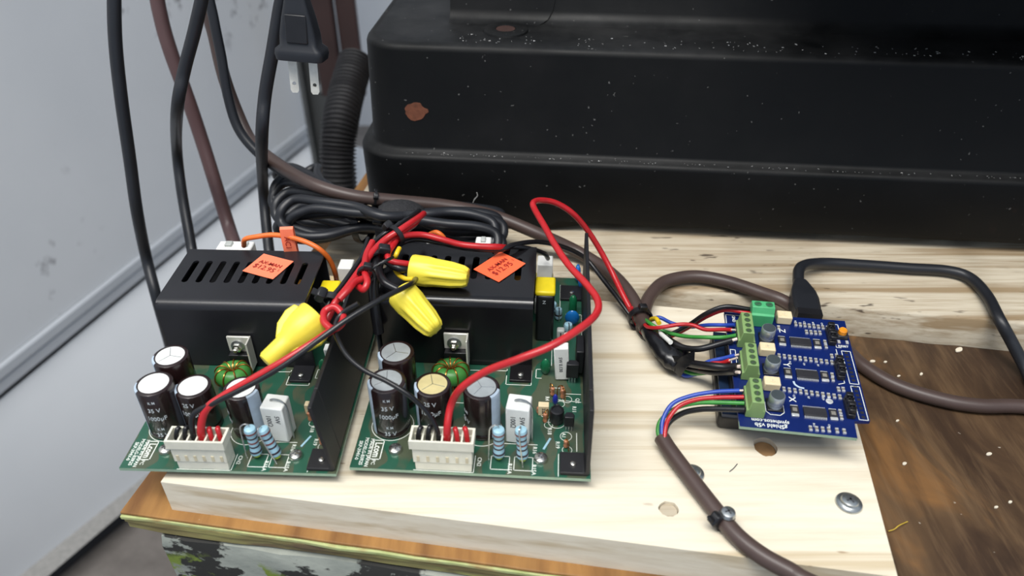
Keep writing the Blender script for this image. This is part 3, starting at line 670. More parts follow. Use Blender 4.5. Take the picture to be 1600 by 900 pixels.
    # black ventilated cover: folded top, front and rear aprons, two feet
    a0, a1 = v['cover']; y0, y1, hz = 64.0, 108.5, 38.0; cm_ = M[v['cm']]
    slots = [slot2(a0+7.5+k*6.75, 80.5, 98.5, 3.0) for k in range(9)]
    cov = plate('cover', [(a0, y0+4), (a1, y0+4), (a1, y1), (a0, y1)], slots, hz-1, hz, cm_, root)
    def fold(xa, xb):
        prof = [(y0+4*(1-sin(R(a_))), hz-4*(1-cos(R(a_)))) for a_ in (0, 12, 24, 36, 48, 60, 72, 84, 90)]+[(y0, .6), (y0+1, .6)]+[(y0+1+3*(1-sin(R(a_))), hz-1-3*(1-cos(R(a_)))) for a_ in (90, 72, 54, 36, 18, 0)]
        mb = MB(); mb.loft([[(x, p, q) for p, q in prof] for x in (xa, xb)]); return mb
    fold(a0, a1).build('front_apron', cm_, cov, sharp=30)
    mb = MB(); mb.box(a0, a1, y1-1, y1, .6, hz-.05); mb.build('rear_apron', cm_, cov)
    mb = MB(); mb.box(a0, a0+1, y0+1, y1-1, 14, hz-1.02); mb.build('side_flange', cm_, cov)
    fx = X(66.5); mb = MB(); mb.box(fx-5, fx+5, 53.4, y0+.8, .1, 1.5); ft = mb.build('cover_foot', cm_, cov, bev=.2); pan_screw(cov, fx, 57, 1.5, 1.5, 'rivet', slot=False)
    if v['cm'] == 'cover2':
        mb = MB(); mb.box(a0-1.6, a0-1.2, y0-3, y1+4, .1, 35); mb.build('insulating_sheet', mat('smoky_insulating_sheet', (92, 94, 98), .35, trans=.2), root)
    # transformer core under the cover, seen through the slots
    mb = MB(); mb.box(a0+16, a1-16, 76, 102, .2, 27); mb.build('transformer_core', M['blackplastic'], root, bev=.5)
    mb = MB(); mb.box(a0+56, a1-7, 78, 100, 20.2, 27.0); mb.build('tape_wrap', M['yelloworange'], root, bev=.6)
    # regulator clipped to the front of the cover
    tx = X(36.5); mb = MB(); mb.box(tx-5.4, tx+5.4, y0-2.2, y0-1.0, 11.5, 20.5); tb = mb.build('regulator_tab', M['prong'], root, bev=.35)
    mb = MB(); mb.box(tx-5.2, tx+5.2, y0-5.2, y0-1.2, 2.6, 11.6); mb.build('regulator_body', M['blackplastic'], tb, bev=.4)
    for s in (-2.5, 0, 2.5):
        mb = MB(); mb.box(tx+s-.4, tx+s+.4, y0-3.4, y0-3, .1, 3); mb.build('lead', M['pin'], tb)
    mb = MB(); mb.box(tx+5.2, tx+6.0, y0-7.4, y0-1, 4, 20.5); mb.build('clip_edge', M['prong'], tb, bev=.2)
    mb = MB(); Ty = Matrix.Translation((tx-.6, y0-2.2, 15.2)) @ Matrix.Rotation(R(90), 4, 'X'); mb.lathe([(3.3, 0), (3.3, .6), (2.5, .9)], 18, Ty); wsh = mb.build('washer', M['zinc'], tb)
    mb = MB(); mb.lathe([(2.3, .8), (2.3, 2.4), (1.3, 2.7), (1.2, 4.2), (.9, 4.5)], 6, Ty); mb.build('nut', M['steel'], tb)
    # black heat-sink plate along the right edge, with a folded foot at each end
    px_ = X(97.0); ln = v['plean']
    mb = MB(); prof = [(px_-12, .1), (px_-1.5, .1), (px_-.6, .5), (px_, 1.6), (px_+ln, 37.2), (px_+ln-1.7, 37.2), (px_-1.7, 3), (px_-2.2, 2), (px_-3, 1.8), (px_-12, 1.8)]
    mb.loft([[(x, y, z) for x, z in prof] for y in (1.0, 12)]); sink = mb.build('heat_sink_plate', M['sink'], root, bev=.3)
    mb = MB(); up = prof[2:8]; mb.loft([[(x, y, z) for x, z in up] for y in (12, 124.5)]); mb.build('plate_wall', M['sink'], sink, bev=.3)
    pan_screw(sink, px_-6.6, 5.6, 1.8, 1.35, 'rivet', slot=False)
    mb = MB(); mb.box(px_-13, px_-2, 116, 128, .1, 1.7); r_f = mb.build('rear_foot', M['sink'], sink, bev=.2); pan_screw(sink, px_-7, 121, 1.7, 1.3, 'rivet', slot=False)
    # taped coil beside the cover
    b0 = a1+.8; mb = MB(); mb.box(b0, b0+8.6, 83, 95.4, .1, 27.6); cb = mb.build('coil_bobbin', M['blackplastic'], root, bev=1.2)
    mb = MB(); mb.box(b0-.6, b0+8.9, 83.4, 96, 27.0, 29.8); mb.build('tape_wrap', M['yellowtape'], cb, bev=.9)
    mb = MB(); text_on(mb, 'Z', 2.6, Matrix.Translation((b0+3.8, 82.95, 24)) @ Matrix.Rotation(R(90), 4, 'X')); mb.build('printed_mark', M['capink'], cb)
    # small parts on the strip between cover and plate
    mb = MB(); mb.blob((X(90), 96, 5.2), (3.6, 1.5, 4.6)); mb.build('blue_disc_capacitor', M['bluecap'], root)
    mb = MB(); mb.blob((X(93), 133.5, 6), (1.7, 3.2, 5.4), Matrix.Translation((0, 0, 0))); mb.build('blue_disc_capacitor', M['bluecap'], root)
    mb = MB(); mb.blob((X(94.6), 128, 4.6), (1.5, 2.4, 4.2)); mb.build('blue_disc_capacitor', M['bluecap'], root)
    for x, y, h, sx in ((83.2, 101, 6.6, 2.0), (88, 87.5, 8, 2.3), (80.4, 107, 5.5, 2.1)):
        mb = MB(); T = Matrix.Translation((X(x), y, 0)); mb.lathe([(.5, .6), (sx*.9, 1), (sx, 2), (sx*.9, 3), (sx*.9, h-2.2), (sx, h-1.2), (sx*.8, h), (.4, h+.4)], 16, T); q = mb.build('film_resistor', M['resblue'], root)
        mb = MB(); mb.tube([(X(x), y, h), (X(x)+.2, y-.6, h+1), (X(x)+.4, y-sx, h+.4), (X(x)+.4, y-sx-.6, .2)], .3, 6); mb.build('wire_lead', M['pin'], q)
        mb = MB(); mb.lathe([(sx*.93, h*.42), (sx*.95, h*.5), (sx*.93, h*.58)], 16, T); mb.build('colour_band', M['band'], q)
    mb = MB(); mb.box(X(84.4)-1.9, X(84.4)+1.9, 80, 83.4, 4, 9.6); fu = mb.build('fuse_holder', M['greyclear'], root, bev=.8)
    mb = MB(); mb.box(X(84.4)-1.8, X(84.4)+1.8, 80.2, 83.2, .1, 4); mb.build('amber_base', M['clearyellow'], fu, bev=.4)
    mb = MB(); mb.box(X(84.4)-.3, X(84.4)+.3, 79.7, 80.1, 1, 8.4); mb.build('slot', M['ink'], fu)
    mb = MB(); mb.lathe([(1.9, .4), (2.1, 2), (1.9, 9), (1, 10.4), (.3, 10.8)], 14, Matrix.Translation((X(90.4), 107, 0))); mb.build('green_film_capacitor', M['greencap'], root)
    mb = MB(); mb.blob((X(77.8), 60, 4.6), (2.4, 1.8, 5)); mb.build('green_film_capacitor', M['greencap'], root)
    mb = MB(); T = Matrix.Translation((X(85.6), 57.4, 0)) @ Matrix.Rotation(R(-4), 4, 'Y'); mb.box(-3.2, 3.4, -1.6, 3.0, .6, 19.4, T); tl = mb.build('cement_resistor', M['cement'], root, bev=.5)
    mb = MB(); text_on(mb, '5W 0.130', 2.2, T @ Matrix.Translation((-.4, -1.65, 10)) @ Matrix.Rotation(R(90), 4, 'X') @ Matrix.Rotation(R(-90), 4, 'Z'), .02); mb.build('printed_rating', M['ink'], tl)
    mb = MB(); mb.blob((X(86.8), 63, 21), (1.6, 1.6, 1.8)); mb.build('white_cap', M['whiteplastic'], tl)
    mb = MB(); mb.prism([(X(90)-2.8, 53.6), (X(90)+2.8, 53.6), (X(90)+2.8, 55.6), (X(90)+1.5, 57.2), (X(90)-1.5, 57.2), (X(90)-2.8, 55.6)], 4, 12); tr = mb.build('transistor', M['blackplastic'], root, bev=.3)
    for s in (-1.3, 0, 1.3):
        mb = MB(); mb.box(X(90)+s-.25, X(90)+s+.25, 55, 55.5, .1, 4.2); mb.build('lead', M['pin'], tr)
    mb = MB(); mb.box(X(93.2)-1.8, X(93.2)+1.8, 58, 70, 3, 16); mb.build('power_transistor', M['blackplastic'], root, bev=.4)
    mb = MB(); mb.box(X(92.6)-.8, X(92.6)+.8, 74, 76, 1, 9); mb.build('orange_film_capacitor', M['orangebtn'], root, bev=.4)
    mb = MB(); T = Matrix.Translation((X(83.4), 30.5, 0)); mb.lathe([(2.9, .5), (3.1, .9), (3.1, 6.4), (2.9, 7), (2.2, 7.2), (2.0, 6.8)], 20, T); ec = mb.build('black_electrolytic', M['blackplastic'], root)
    mb = MB(); mb.blob((X(83.9), 33.4, 6.8), (.6, .6, .7)); mb.build('tip', M['blackplastic'], ec)
    mb = MB(); mb.prism([(X(88.6)-2.0, 24.2), (X(88.6)+2.0, 24.2), (X(88.6)+2.2, 26), (X(88.6)+1.2, 27.6), (X(88.6)-1.2, 27.6), (X(88.6)-2.2, 26)], 3.4, 9); tr = mb.build('transistor', M['blackplastic'], root, bev=.3)
    for s in (-1.2, 0, 1.2):
        mb = MB(); mb.box(X(88.6)+s-.22, X(88.6)+s+.22, 25.4, 25.9, .1, 3.6); mb.build('lead', M['pin'], tr)
    mb = MB(); mb.box(X(77.6)-2.3, X(77.6)+2.3, 33.2, 36.2, .2, 5.8); tm = mb.build('trimmer_block', M['cream'], root, bev=.25)
    mb = MB(); text_on(mb, '2.2k', 1.9, Matrix.Translation((X(77.6), 33.15, 3)) @ Matrix.Rotation(R(90), 4, 'X') @ Matrix.Rotation(R(-90), 4, 'Z'), .03); mb.build('printed_value', M['ink'], tm)
    mb = MB(); mb.blob((X(82.6), 40.2, 3.4), (1.3, 1.2, 3.2)); mb.build('blue_tantalum_bead', M['deepblue'], root)
    for x, y, h, ro in ((78.4, 29.5, 6, 60), (81.3, 46, 5.6, 120), (85.8, 44.5, 6.2, -60), (87.4, 15.8, 5, -60), (85.6, 47.2, 5, 200), (75.6, 34.6, 4.5, 90)): small_resistor(root, X(x), y, h, ro)
    mb = MB(); mb.box(-.45, .45, -3.4, 3.4, .05, .35, Matrix.Translation((X(79.6), 17.2, 0)) @ Matrix.Rotation(R(-24), 4, 'Z')); mb.build('paint_dab', M['resblue'], root)
    # mains side: input connectors behind the cover
    mb = MB(); mb.box(X(71), X(79.5), 104, 120, .1, 8); ib = mb.build('input_header', M['greyclear'], root, bev=.5)
    mb = MB(); mb.box(X(69.5), X(80), 120.5, 131, .1, 7); mb.build('amber_body', M['clearyellow'], ib, bev=.4)
    mb = MB(); mb.box(X(71.5), X(79.6), 124, 133, 6, 17); mb.build('white_plug', M['whiteplastic'], ib, bev=.6)
    mb = MB(); mb.box(X(66.2), X(69.2), 104, 128, .1, 9); mb.build('tan_divider', mat('tan_fibre_board', (204, 182, 140), .7), ib, bev=.2)
    for xx, wx in v['plugs']:
        mb = MB(); mb.box(xx-wx, xx+wx, 118, 126, .1, 32); pg = mb.build('input_terminal', M['whiteplastic'], root, bev=.8)
        mb = MB(); mb.box(xx-wx*.3, xx+wx*.3, 120, 124, 31.6, 33.4); mb.build('terminal_cap', M['greyclear'], pg, bev=.4)
    # price sticker stuck on the cover
    sx, sy, sr = v['st']; T = Matrix.Translation((sx, sy, hz+.1)) @ Matrix.Rotation(R(sr), 4, 'Z'); mb = MB(); rnd = random.Random(len(label)); n_ = 8; vs = []
    for j in range(n_+1):
        for i in range(n_+1):
            x, y = (i/n_-.5)*v['sw'], (j/n_-.5)*v['sh']; vs.append((x, y, .25+.9*max(0, x/v['sw'])**2+.5*max(0, -y/v['sh'])**2))
    fs = [(j*(n_+1)+i, j*(n_+1)+i+1, (j+1)*(n_+1)+i+1, (j+1)*(n_+1)+i) for j in range(n_) for i in range(n_)]
    N_ = len(vs); mb.add(vs+[(x, y, z-.18) for x, y, z in vs], fs+[tuple(reversed([q+N_ for q in f])) for f in fs], T); st = mb.build('price_sticker', M['sticker'] if v['cm'] == 'cover2' else M['sticker2'], root)
    mb = MB(); text_on(mb, 'AX-MAN', 3.3, T @ Matrix.Translation((0.2, 1.6, .62)), .03); mb.build('printed_name', M['redink'], st)
    mb = MB(); text_on(mb, '$12.95', 4.6, T @ Matrix.Translation((-.6, -2.4, .66)) @ Matrix.Rotation(R(-2), 4, 'Z'), -.02); text_on(mb, '2', 1.8, T @ Matrix.Translation((v['sw']*.4, -1.5, .8)), -.01); mb.build('written_price', M['redink'], st)
    return root
o2 = W(546, 730, ZP); o1 = W(186, 731, ZP)
CW, CG, CT = M['capwhite'], M['capgrey'], M['captan']
psu2 = power_supply(o2, -3.5, 1.0, 1.0, 'open-frame power supply with glossy black cover and a ribbed wire nut lying on it',
    dict(tops=(CG, CG, CT, CG), vent=(8, 22, 15, 30), cx=0, lean=(-3, -4), cover=(2.0, 71.4), cm='cover2', plean=-.4, plugs=((20, 4.5), (44, 4.0)), st=(54.7, 90.6, 53), sw=19, sh=15.7))
psu1 = power_supply(o1, -2.0, .965, .94, 'open-frame power supply with satin black slotted cover and white-topped capacitors, next to the wall',
    dict(tops=(CW, CW, CW, CW), vent=(0, 20, 0, 0), cx=-2.2, lean=(-13, -3), cover=(-1.2, 67.6), cm='cover', plean=-4.4, plugs=((13, 6), (22, 3.4)), st=(42.9, 94.4, -21), sw=18, sh=16.4))
# ================================================================== stepper driver board on its controller
n0 = W(1156, 666, 36)
shield = empty('stepper_driver_board', n0, -8, 'blue three-axis stepper driver board with green screw terminals', 'circuit board'); shield.rotation_euler = (R(4), 0, R(-8))
spcb = plate('circuit_board', [(0, 0), (46.2, 0), (46.6, 8.8), (53, 9.6), (54, 70.6), (-1.6, 69.8)], [], -1.6, 0, M['shield'], shield)
mb = MB(); mb.box(0, 46.2, -.06, .02, -1.6, -.1); mb.box(-.08, .0, 0, 69, -1.6, -.1); mb.build('board_edge', M['pcbedge'], spcb)
def terminal(x, y, n, pitch, mt, w=7.6, h=9.5):
    L_ = n*pitch; mb = MB()
    prof = [(0, .1), (w, .1), (w, 4.2), (w*.88, 4.6), (w*.82, h), (w*.18, h), (w*.1, 4.6), (0, 4.2)]
    mb.loft([[(x+a, y+t, b) for a, b in prof] for t in (0, L_)]); o = mb.build('screw_terminal', mt, shield, bev=.25)
    for k in range(n):
        yy = y+pitch*(k+.5); mb = MB(); mb.lathe([(1.35, h-.9), (1.35, h+.04)], 16, Matrix.Translation((x+w*.5, yy, 0))); s = mb.build('clamp_screw', M['termdark'], o)
        mb = MB(); mb.box(-1.0, 1.0, -.18, .18, h, h+.08, Matrix.Translation((x+w*.5, yy, 0)) @ Matrix.Rotation(R(35+k*40), 4, 'Z')); mb.build('screw_slot', M['zinc'], o)
        mb = MB(); mb.box(x-.06, x+.02, yy-1.1, yy+1.1, 1.2, 4.0); mb.build('wire_entry', M['ink'], o)
    return o
for y in (46.2, 26.2, 5.2): terminal(2.4, y, 4, 3.45, M['term'])
# two-way supply terminal, turned across
mb = MB(); mb.loft([[(x, 61.2+a, b) for a, b in [(0, .1), (7.6, .1), (7.6, 7), (6.6, 10.4), (2.2, 10.4), (1.0, 7.4), (0, 7)]] for x in (9.2, 19.4)]); pt = mb.build('supply_terminal', M['term2'], shield, bev=.25)
for k in range(2):
    xx = 11.8+k*5.1; mb = MB(); mb.lathe([(1.7, 9.6), (1.7, 10.45)], 16, Matrix.Translation((xx, 65.6, 0))); s = mb.build('clamp_screw', mat('green_recess', (40, 104, 66), .6), pt)
    mb = MB(); mb.box(-1.3, 1.3, -.2, .2, 10.4, 10.52, Matrix.Translation((xx, 65.6, 0)) @ Matrix.Rotation(R(30), 4, 'Z')); mb.build('screw_slot', M['zinc'], pt)
for x, y in ((16.2, 53.6), (15.9, 33.6), (15.2, 12.9)):
    T = Matrix.Translation((x, y, 0)); mb = MB(); mb.box(-3.4, 3.4, -3.4, 3.4, .1, .9, T); bs = mb.build('can_capacitor', M['blackplastic'], shield, bev=.3)
    mb = MB(); mb.lathe([(3.1, .9), (3.2, 1.3), (2.95, 1.9), (3.2, 2.5), (3.2, 6.6), (2.9, 7.0)], 24, T); mb.build('can', M['can'], bs)
    mb = MB(); mb.lathe([(2.75, 6.9), (2.75, 7.08)], 24, T); mb.build('can_marking', M['cantop'], bs)
for x, y in ((21.8, 64.2), (11.6, 41.6), (11.3, 20.8)):
    mb = MB(); mb.box(x, x+6.8, y, y+5.0, .1, 4.6); t = mb.build('trimmer', M['cream'], shield, bev=.5)
    mb = MB(); mb.lathe([(1.2, 4.5), (1.2, 4.75)], 14, Matrix.Translation((x+3.4, y+2.5, 0))); rr = mb.build('rotor', M['cream'], t)
    mb = MB(); mb.box(x+2.6, x+4.2, y+2.35, y+2.65, 4.7, 4.8); mb.box(x+3.25, x+3.55, y+1.7, y+3.3, 4.7, 4.8); mb.build('rotor_cross', M['nylondark'], t)
# driver chips with legs, sense resistors
leg = None; pad = None; chipm = None
def boxpart(name, x0, x1, y0, y1, z0, z1, m, par, **k):
    mb = MB(); mb.box(x0, x1, y0, y1, z0, z1); return mb.build(name, m, par, **k)
leg_src = None
for y in (50.4, 30.2, 8.7):
    ic = boxpart('driver_chip', 26.6, 35.8, y, y+4.4, .3, 1.3, M['chipblack'], shield, bev=.12)
    for k in range(14):
        for s, yy in ((0, y-.55), (1, y+4.95)):
            Mx = Matrix.Translation(Vector((26.95+k*.65, yy, .35))*.001)
            if leg_src is None:
                mb = MB(); mb.box(-.16, .16, -.55, .55, -.3, .25); leg_src = mb.build('chip_leg', M['solder'], ic); leg_src.matrix_local = Mx
            else: copy_part(leg_src, ic, Mx)
    for x in (23.1, 38.6):
        sr = boxpart('sense_resistor', x-1.6, x+1.6, y+.6, y+4.6, .05, 1.0, M['chipblack'], shield, bev=.1)
        boxpart('solder_pad', x-1.5, x+1.5, y-.7, y+.75, .03, .7, M['solder'], sr, bev=.1); boxpart('solder_pad', x-1.5, x+1.5, y+4.4, y+5.3, .03, .7, M['solder'], sr, bev=.1)
        boxpart('printed_value', x-.9, x+.9, y+1.6, y+3.6, 1.0, 1.03, M['smd'], sr)
smd_src = None
def smd(x, y, rot=0):
    global smd_src
    T = Matrix.Translation(Vector((x, y, 0))*.001) @ Matrix.Rotation(R(rot), 4, 'Z')
    if smd_src is None:
        mb = MB(); mb.box(-.6, .6, -.65, .65, .05, .65); mb.cur = 1; mb.box(-.62, .62, -1.25, -.6, .02, .7); mb.box(-.62, .62, .6, 1.25, .02, .7)
        smd_src = mb.build('chip_component', [M['smd'], M['solder']], shield); smd_src.matrix_local = T
    else: copy_part(smd_src, shield, T)
for x0, x1, y0, y1, n_ in ((30.8, 45, 65, 64.2, 8), (20.6, 43.2, 42.8, 41.6, 11), (20.2, 43, 22.6, 21.2, 11), (28.2, 33, 2.3, 2.4, 3), (38.6, 41.4, 2.5, 2.5, 2)):
    for k in range(n_): smd(x0+(x1-x0)*k/(n_-1), y0+(y1-y0)*k/(n_-1))
for x, y in ((35.4, 2.5), (35, 60.2), (37, 60.2), (39, 60.2), (41, 60.4), (42.3, 54.4), (42.3, 51.6), (42, 33.8), (41.8, 31.2), (41.6, 12.8), (41.6, 9.8), (43.8, 45.6), (46, 46), (43.2, 25.6), (45.2, 25.8), (22.6, 61.5)): smd(x, y, 0)
for x, y, n_, sc in ((45.2, 52.6, 4, 1), (45.2, 31.2, 4, 1), (45.4, 9.6, 4, 1)):
    hb = boxpart('jumper_header', x-1.6, x+1.6, y, y+10.2, .1, 2.6, M['blackplastic'], shield, bev=.3)
    for k in range(n_):
        for s in (-.8, .8): boxpart('pin', x+s-.32, x+s+.32, y+1+k*2.55, y+1.64+k*2.55, 2.6, 6.4, M['blackplastic'], hb, bev=.08)
        boxpart('jumper_cap', x-1.45, x+1.45, y+.5+k*2.55, y+2.6+k*2.55, 2.7, 5.0+(k % 2)*.8, M['blackplastic'], hb, bev=.4)
rb = boxpart('reset_button', 48, 52.8, 57.2, 61.4, .1, 2.2, M['chipblack'], shield, bev=.3)
mb = MB(); mb.lathe([(1.9, 2.1), (1.9, 4.0), (1.5, 4.5)], 18, Matrix.Translation((50.3, 59.6, 0))); mb.build('button_cap', M['orangebtn'], rb)
for x in (48.6, 52.2): boxpart('solder_pad', x-.6, x+.6, 54.6, 56.6, .03, .5, M['solder'], rb)
for y in (30, 9.4):
    for k in range(8): boxpart('header_hole', 50.0, 51.4, y+1.4+k*2.4, y+2.8+k*2.4, .01, .05, M['chipblack'], spcb)
sk = silk_lines([[(48.8, 30), (52.6, 30), (52.6, 50), (48.8, 50), (48.8, 30)], [(48.8, 9.9), (52.4, 9.9), (52.4, 28.6), (48.8, 28.6), (48.8, 9.9)], [(47.2, 63), (47.2, 67.5), (50.2, 67.5), (50.2, 64)], [(47, 57), (47, 52), (49, 52)],
                 [(-1, 60), (-1, 68), (6, 68), (6, 63)], [(-.6, 44.5), (1.6, 44.5), (1.6, 32), (-.6, 32), (-.6, 44.5)], [(11.4, 14.6), (11.4, 9.6), (13, 8), (17, 8), (18.8, 9.6), (18.8, 16)], [(11, 44), (9.6, 46), (9.6, 52)], [(46.6, 50.6), (46.6, 30), (44, 29)]], .3)
sk.build('silkscreen_lines', M['silk'], spcb)
mb = MB()
def srun(b, x, y, s, rot, bold=.03): text_on(mb, b, s, Matrix.Translation((x, y, .03)) @ Matrix.Rotation(R(rot), 4, 'Z'), bold)
srun('gShield v5b', 12.6, 1.9, 2.9, 180); srun('synthetos.com', 12.6, 4.3, 2.6, 180)
srun('Z', 24, 60, 4, -90); srun('Y', 23.2, 38, 4, -90); srun('X', 23.0, 17.6, 4, -90); srun('RESET', 50.2, 53, 1.7, 0); srun('GND', 2.5, 65.4, 2, -90); srun('DC', 7.6, 59.4, 1.6, 0)
for k, (x, y) in enumerate(((31, 67.2), (35, 67.2), (39, 67.2), (43, 67.2), (25, 39.4), (31, 39.4), (37, 39.4), (24, 19.6), (30, 19.6), (36, 19.6), (30, 4.6), (36, 5))): srun(('R1', 'C3', 'R7', 'C9', 'R12', 'C4')[k % 6], x, y, 1.2, -90, .01)
mb.build('silkscreen_text', M['silk'], spcb)
mb = MB(); mb.tube([(25, 28.2, .06), (25.4, 26.4, .06), (27, 25, .06), (29, 24.6, .06)], .5, 6, flat=(.2, 1)); mb.build('pale_smear', M['capstripe'], spcb)
mb = MB(); mb.lathe([(1.5, .01), (1.4, .06)], 16, Matrix.Translation((38.4, 18.6, 0))); mb.build('test_pad', M['solder'], spcb)
# controller board below it
Z0 = PT
ctrl = empty('controller_board', (n0.x, n0.y, Z0), -8, 'black controller board in a plastic tray under the blue driver board', 'circuit board')
boxpart('tray', -5.8, 41, 14.5, 70, .2, 9, M['blackplastic'], ctrl, bev=2)
boxpart('controller_pcb', -4.8, 40, 13.5, 69, 9.1, 10.7, mat('dark_board', (22, 40, 66), .4), ctrl)
for x in (0.6, 48.6-4.4):
    boxpart('socket_strip', x-1.2, x+1.2, 18, 62, 10.8, 16.0, M['blackplastic'], ctrl)
boxpart('usb_socket', 24, 36, 60, 73, 10.8, 16.6, M['zinc'], ctrl, bev=.4); boxpart('power_jack', 4, 13, 56, 69, 10.8, 16.4, M['blackplastic'], ctrl, bev=.5)
# ================================================================== wires to the driver board
mm = {'r': M['redwire'], 'k': M['blackwire'], 'b': M['bluewire'], 'g': M['greenwire'], 'w': M['whitewire'], 'y': M['yellowwire'], 'o': M['orangewire'], 'n': M['browncord']}
def wire(name, pts, r, m, label, cat='wire', group=None, n=10, res=8, bare=0):
    P_ = [p if isinstance(p, Vector) else W(*p) for p in pts]
    mb = MB(); mb.tube(P_, r, n, res=res); o = mb.build(name, m if not isinstance(m, str) else mm[m], sharp=60)
    if bare:
        d = (P_[-1]-P_[-2]).normalized(); b_ = MB(); b_.tube([P_[-1], P_[-1]+d*bare*.5, P_[-1]+d*bare], r*.5, 8); b_.build('bare_strands', M['strand'], o, org=o.location*1000)
    return tag(o, label, cat, group)
def tw(x, y, z):  # a point given on the driver board (mm) -> world
    Mx = Matrix.Translation(n0) @ Matrix.Rotation(R(-8), 4, 'Z') @ Matrix.Rotation(R(4), 4, 'X'); return Mx @ Vector((x, y, z))
ent = lambda y, k, dx=0: tw(2.3-dx, y+3.45*(k+.5), 2.6)
g1 = 'wires running to the screw terminal marked Z'
wire('signal_wire', [(1016, 500, 24), (1030, 496, 28), (1050, 505, 26), (1075, 511, 26), (1105, 508, 36), (1135, 508, 40), ent(46.2, 3)], .95, 'b', 'blue wire running to the screw terminal marked Z', 'wire', bare=0)
wire('signal_wire', [(1004, 503, 26), (1012, 511, 30), (1030, 512, 34), (1062, 507, 37), (1082, 508, 37), (1102, 515, 37), (1128, 515, 40), ent(46.2, 2, 2)], .95, 'r', 'red wire curving over its neighbours to the terminal marked Z', bare=2.2)
wire('signal_wire', [(1006, 498, 27), (1018, 507, 31), (1036, 517, 30), (1066, 525, 32), (1100, 527, 37), (1130, 527, 39), ent(46.2, 1)], .95, 'g', 'green wire sagging to the screw terminal marked Z')
wire('signal_wire', [(1038, 532, 25), (1052, 537, 31), (1072, 544, 33), (1094, 545, 36), (1122, 538, 39), ent(46.2, 0, 2)], 1.5, 'k', 'black sleeved wire running to the screw terminal marked Z', bare=2.2)
wire('wire_end', [(1024, 515, 27), (1034, 523, 31), (1048, 535, 34)], 1.15, 'w', 'cut white wire end sticking out of the black tape', 'wire')
wire('wire_end', [(1018, 499, 27), (1025, 498, 32), (1030, 505, 33)], 1.2, 'y', 'short yellow wire end bent beside the cable tie', 'wire')
wire('supply_wire', [(986, 480, 30), (992, 500, 23), (1010, 525, 21), (1040, 528, 22), (1075, 512, 28), (1105, 494, 39), (1135, 484, 44), tw(9.3, 65.2, 4.2)], 1.1, 'r', 'red supply wire arching up to the bright green two-way terminal', 'wire')
wire('supply_wire', [(984, 478, 28), (989, 499, 21), (1008, 528, 20), (1042, 524, 24), (1074, 509, 31), (1103, 490, 42), (1134, 479, 47), tw(9.3, 67, 5.4)], 1.1, 'k', 'black supply wire arching up to the bright green two-way terminal', 'wire')
wire('signal_wire', [(1090, 574, 30), (1108, 565, 35), (1130, 560, 38), ent(26.2, 3, 1.6)], .95, 'b', 'blue wire from the black tape to the terminal marked Y', bare=1.8)
wire('signal_wire', [(1092, 574, 31), (1112, 568, 36), (1128, 567, 38), ent(26.2, 2, 4.4)], .95, 'r', 'red wire from the black tape to the terminal marked Y', bare=4.5)
wire('signal_wire', [(1060, 562, 26), (1080, 568, 31), (1110, 572, 36), (1135, 574, 38), ent(26.2, 1, 1)], 1.9, 'k', 'thick black sleeve from the tape to the terminal marked Y', bare=1.4)
wire('signal_wire', [(1058, 568, 24), (1082, 576, 27), (1110, 581, 32), (1135, 582, 36), ent(26.2, 0, 2.0)], 1.5, 'k', 'black wire with a pale sheen under the sleeve to the terminal marked Y', bare=2.2)
wire('signal_wire', [(1060, 574, 21), (1078, 583, 22), (1100, 583, 26), (1122, 578, 30)], .95, 'g', 'green wire below the black tape')
wire('signal_wire', [(1058, 578, 20), (1070, 587, 20), (1085, 585, 22), (1100, 580, 26)], .95, 'b', 'blue wire peeking out below the black tape')
# black tape wrapped round the cable end
ctr = [W(996, 500, 25), W(1012, 515, 27), W(1032, 537, 27), W(1052, 558, 26), W(1068, 572, 24), W(1062, 586, 20)]
ctr = [W(1006, 508, 25), W(1018, 522, 27), W(1036, 541, 27), W(1054, 556, 26), W(1066, 566, 25)]
wid = [3.8, 5.4, 7.4, 8.8, 7.4]; rings = []; rnd = random.Random(5)
for i, c_ in enumerate(smooth_path(ctr, 4)):
    u = i/16; k = min(3, int(u*4)); w_ = wid[k]+(wid[k+1]-wid[k])*(u*4-k); d = Vector((.72, -.66, 0)); s = Vector((.66, .72, 0))
    rings.append([c_+s*(w_*cos(2*pi*j/14)*(1+rnd.uniform(-.07, .07)))+Vector((0, 0, (w_*.52+.4)*sin(2*pi*j/14)*(1+rnd.uniform(-.08, .08)))) for j in range(14)])
mb = MB(); mb.loft(rings); tp = mb.build('tape_wrap', M['tape'], sharp=60); tag(tp, 'crumpled black electrical tape wrapped round the brown cable end', 'tape')
mb = MB(); e0 = [W(1036, 556, 27), W(1066, 556, 33), W(1086, 547, 36), W(1085, 566, 34), W(1072, 574, 30), W(1063, 589, 22), W(1046, 572, 25)]
mb.add([tuple(p) for p in e0]+[tuple(p-Vector((0, 0, .5))) for p in e0], [tuple(range(7)), tuple(reversed(range(7, 14)))]+[(i, (i+1) % 7, 7+(i+1) % 7, 7+i) for i in range(7)]); mb.build('loose_tape_end', M['tape'], tp, org=tp.location*1000)
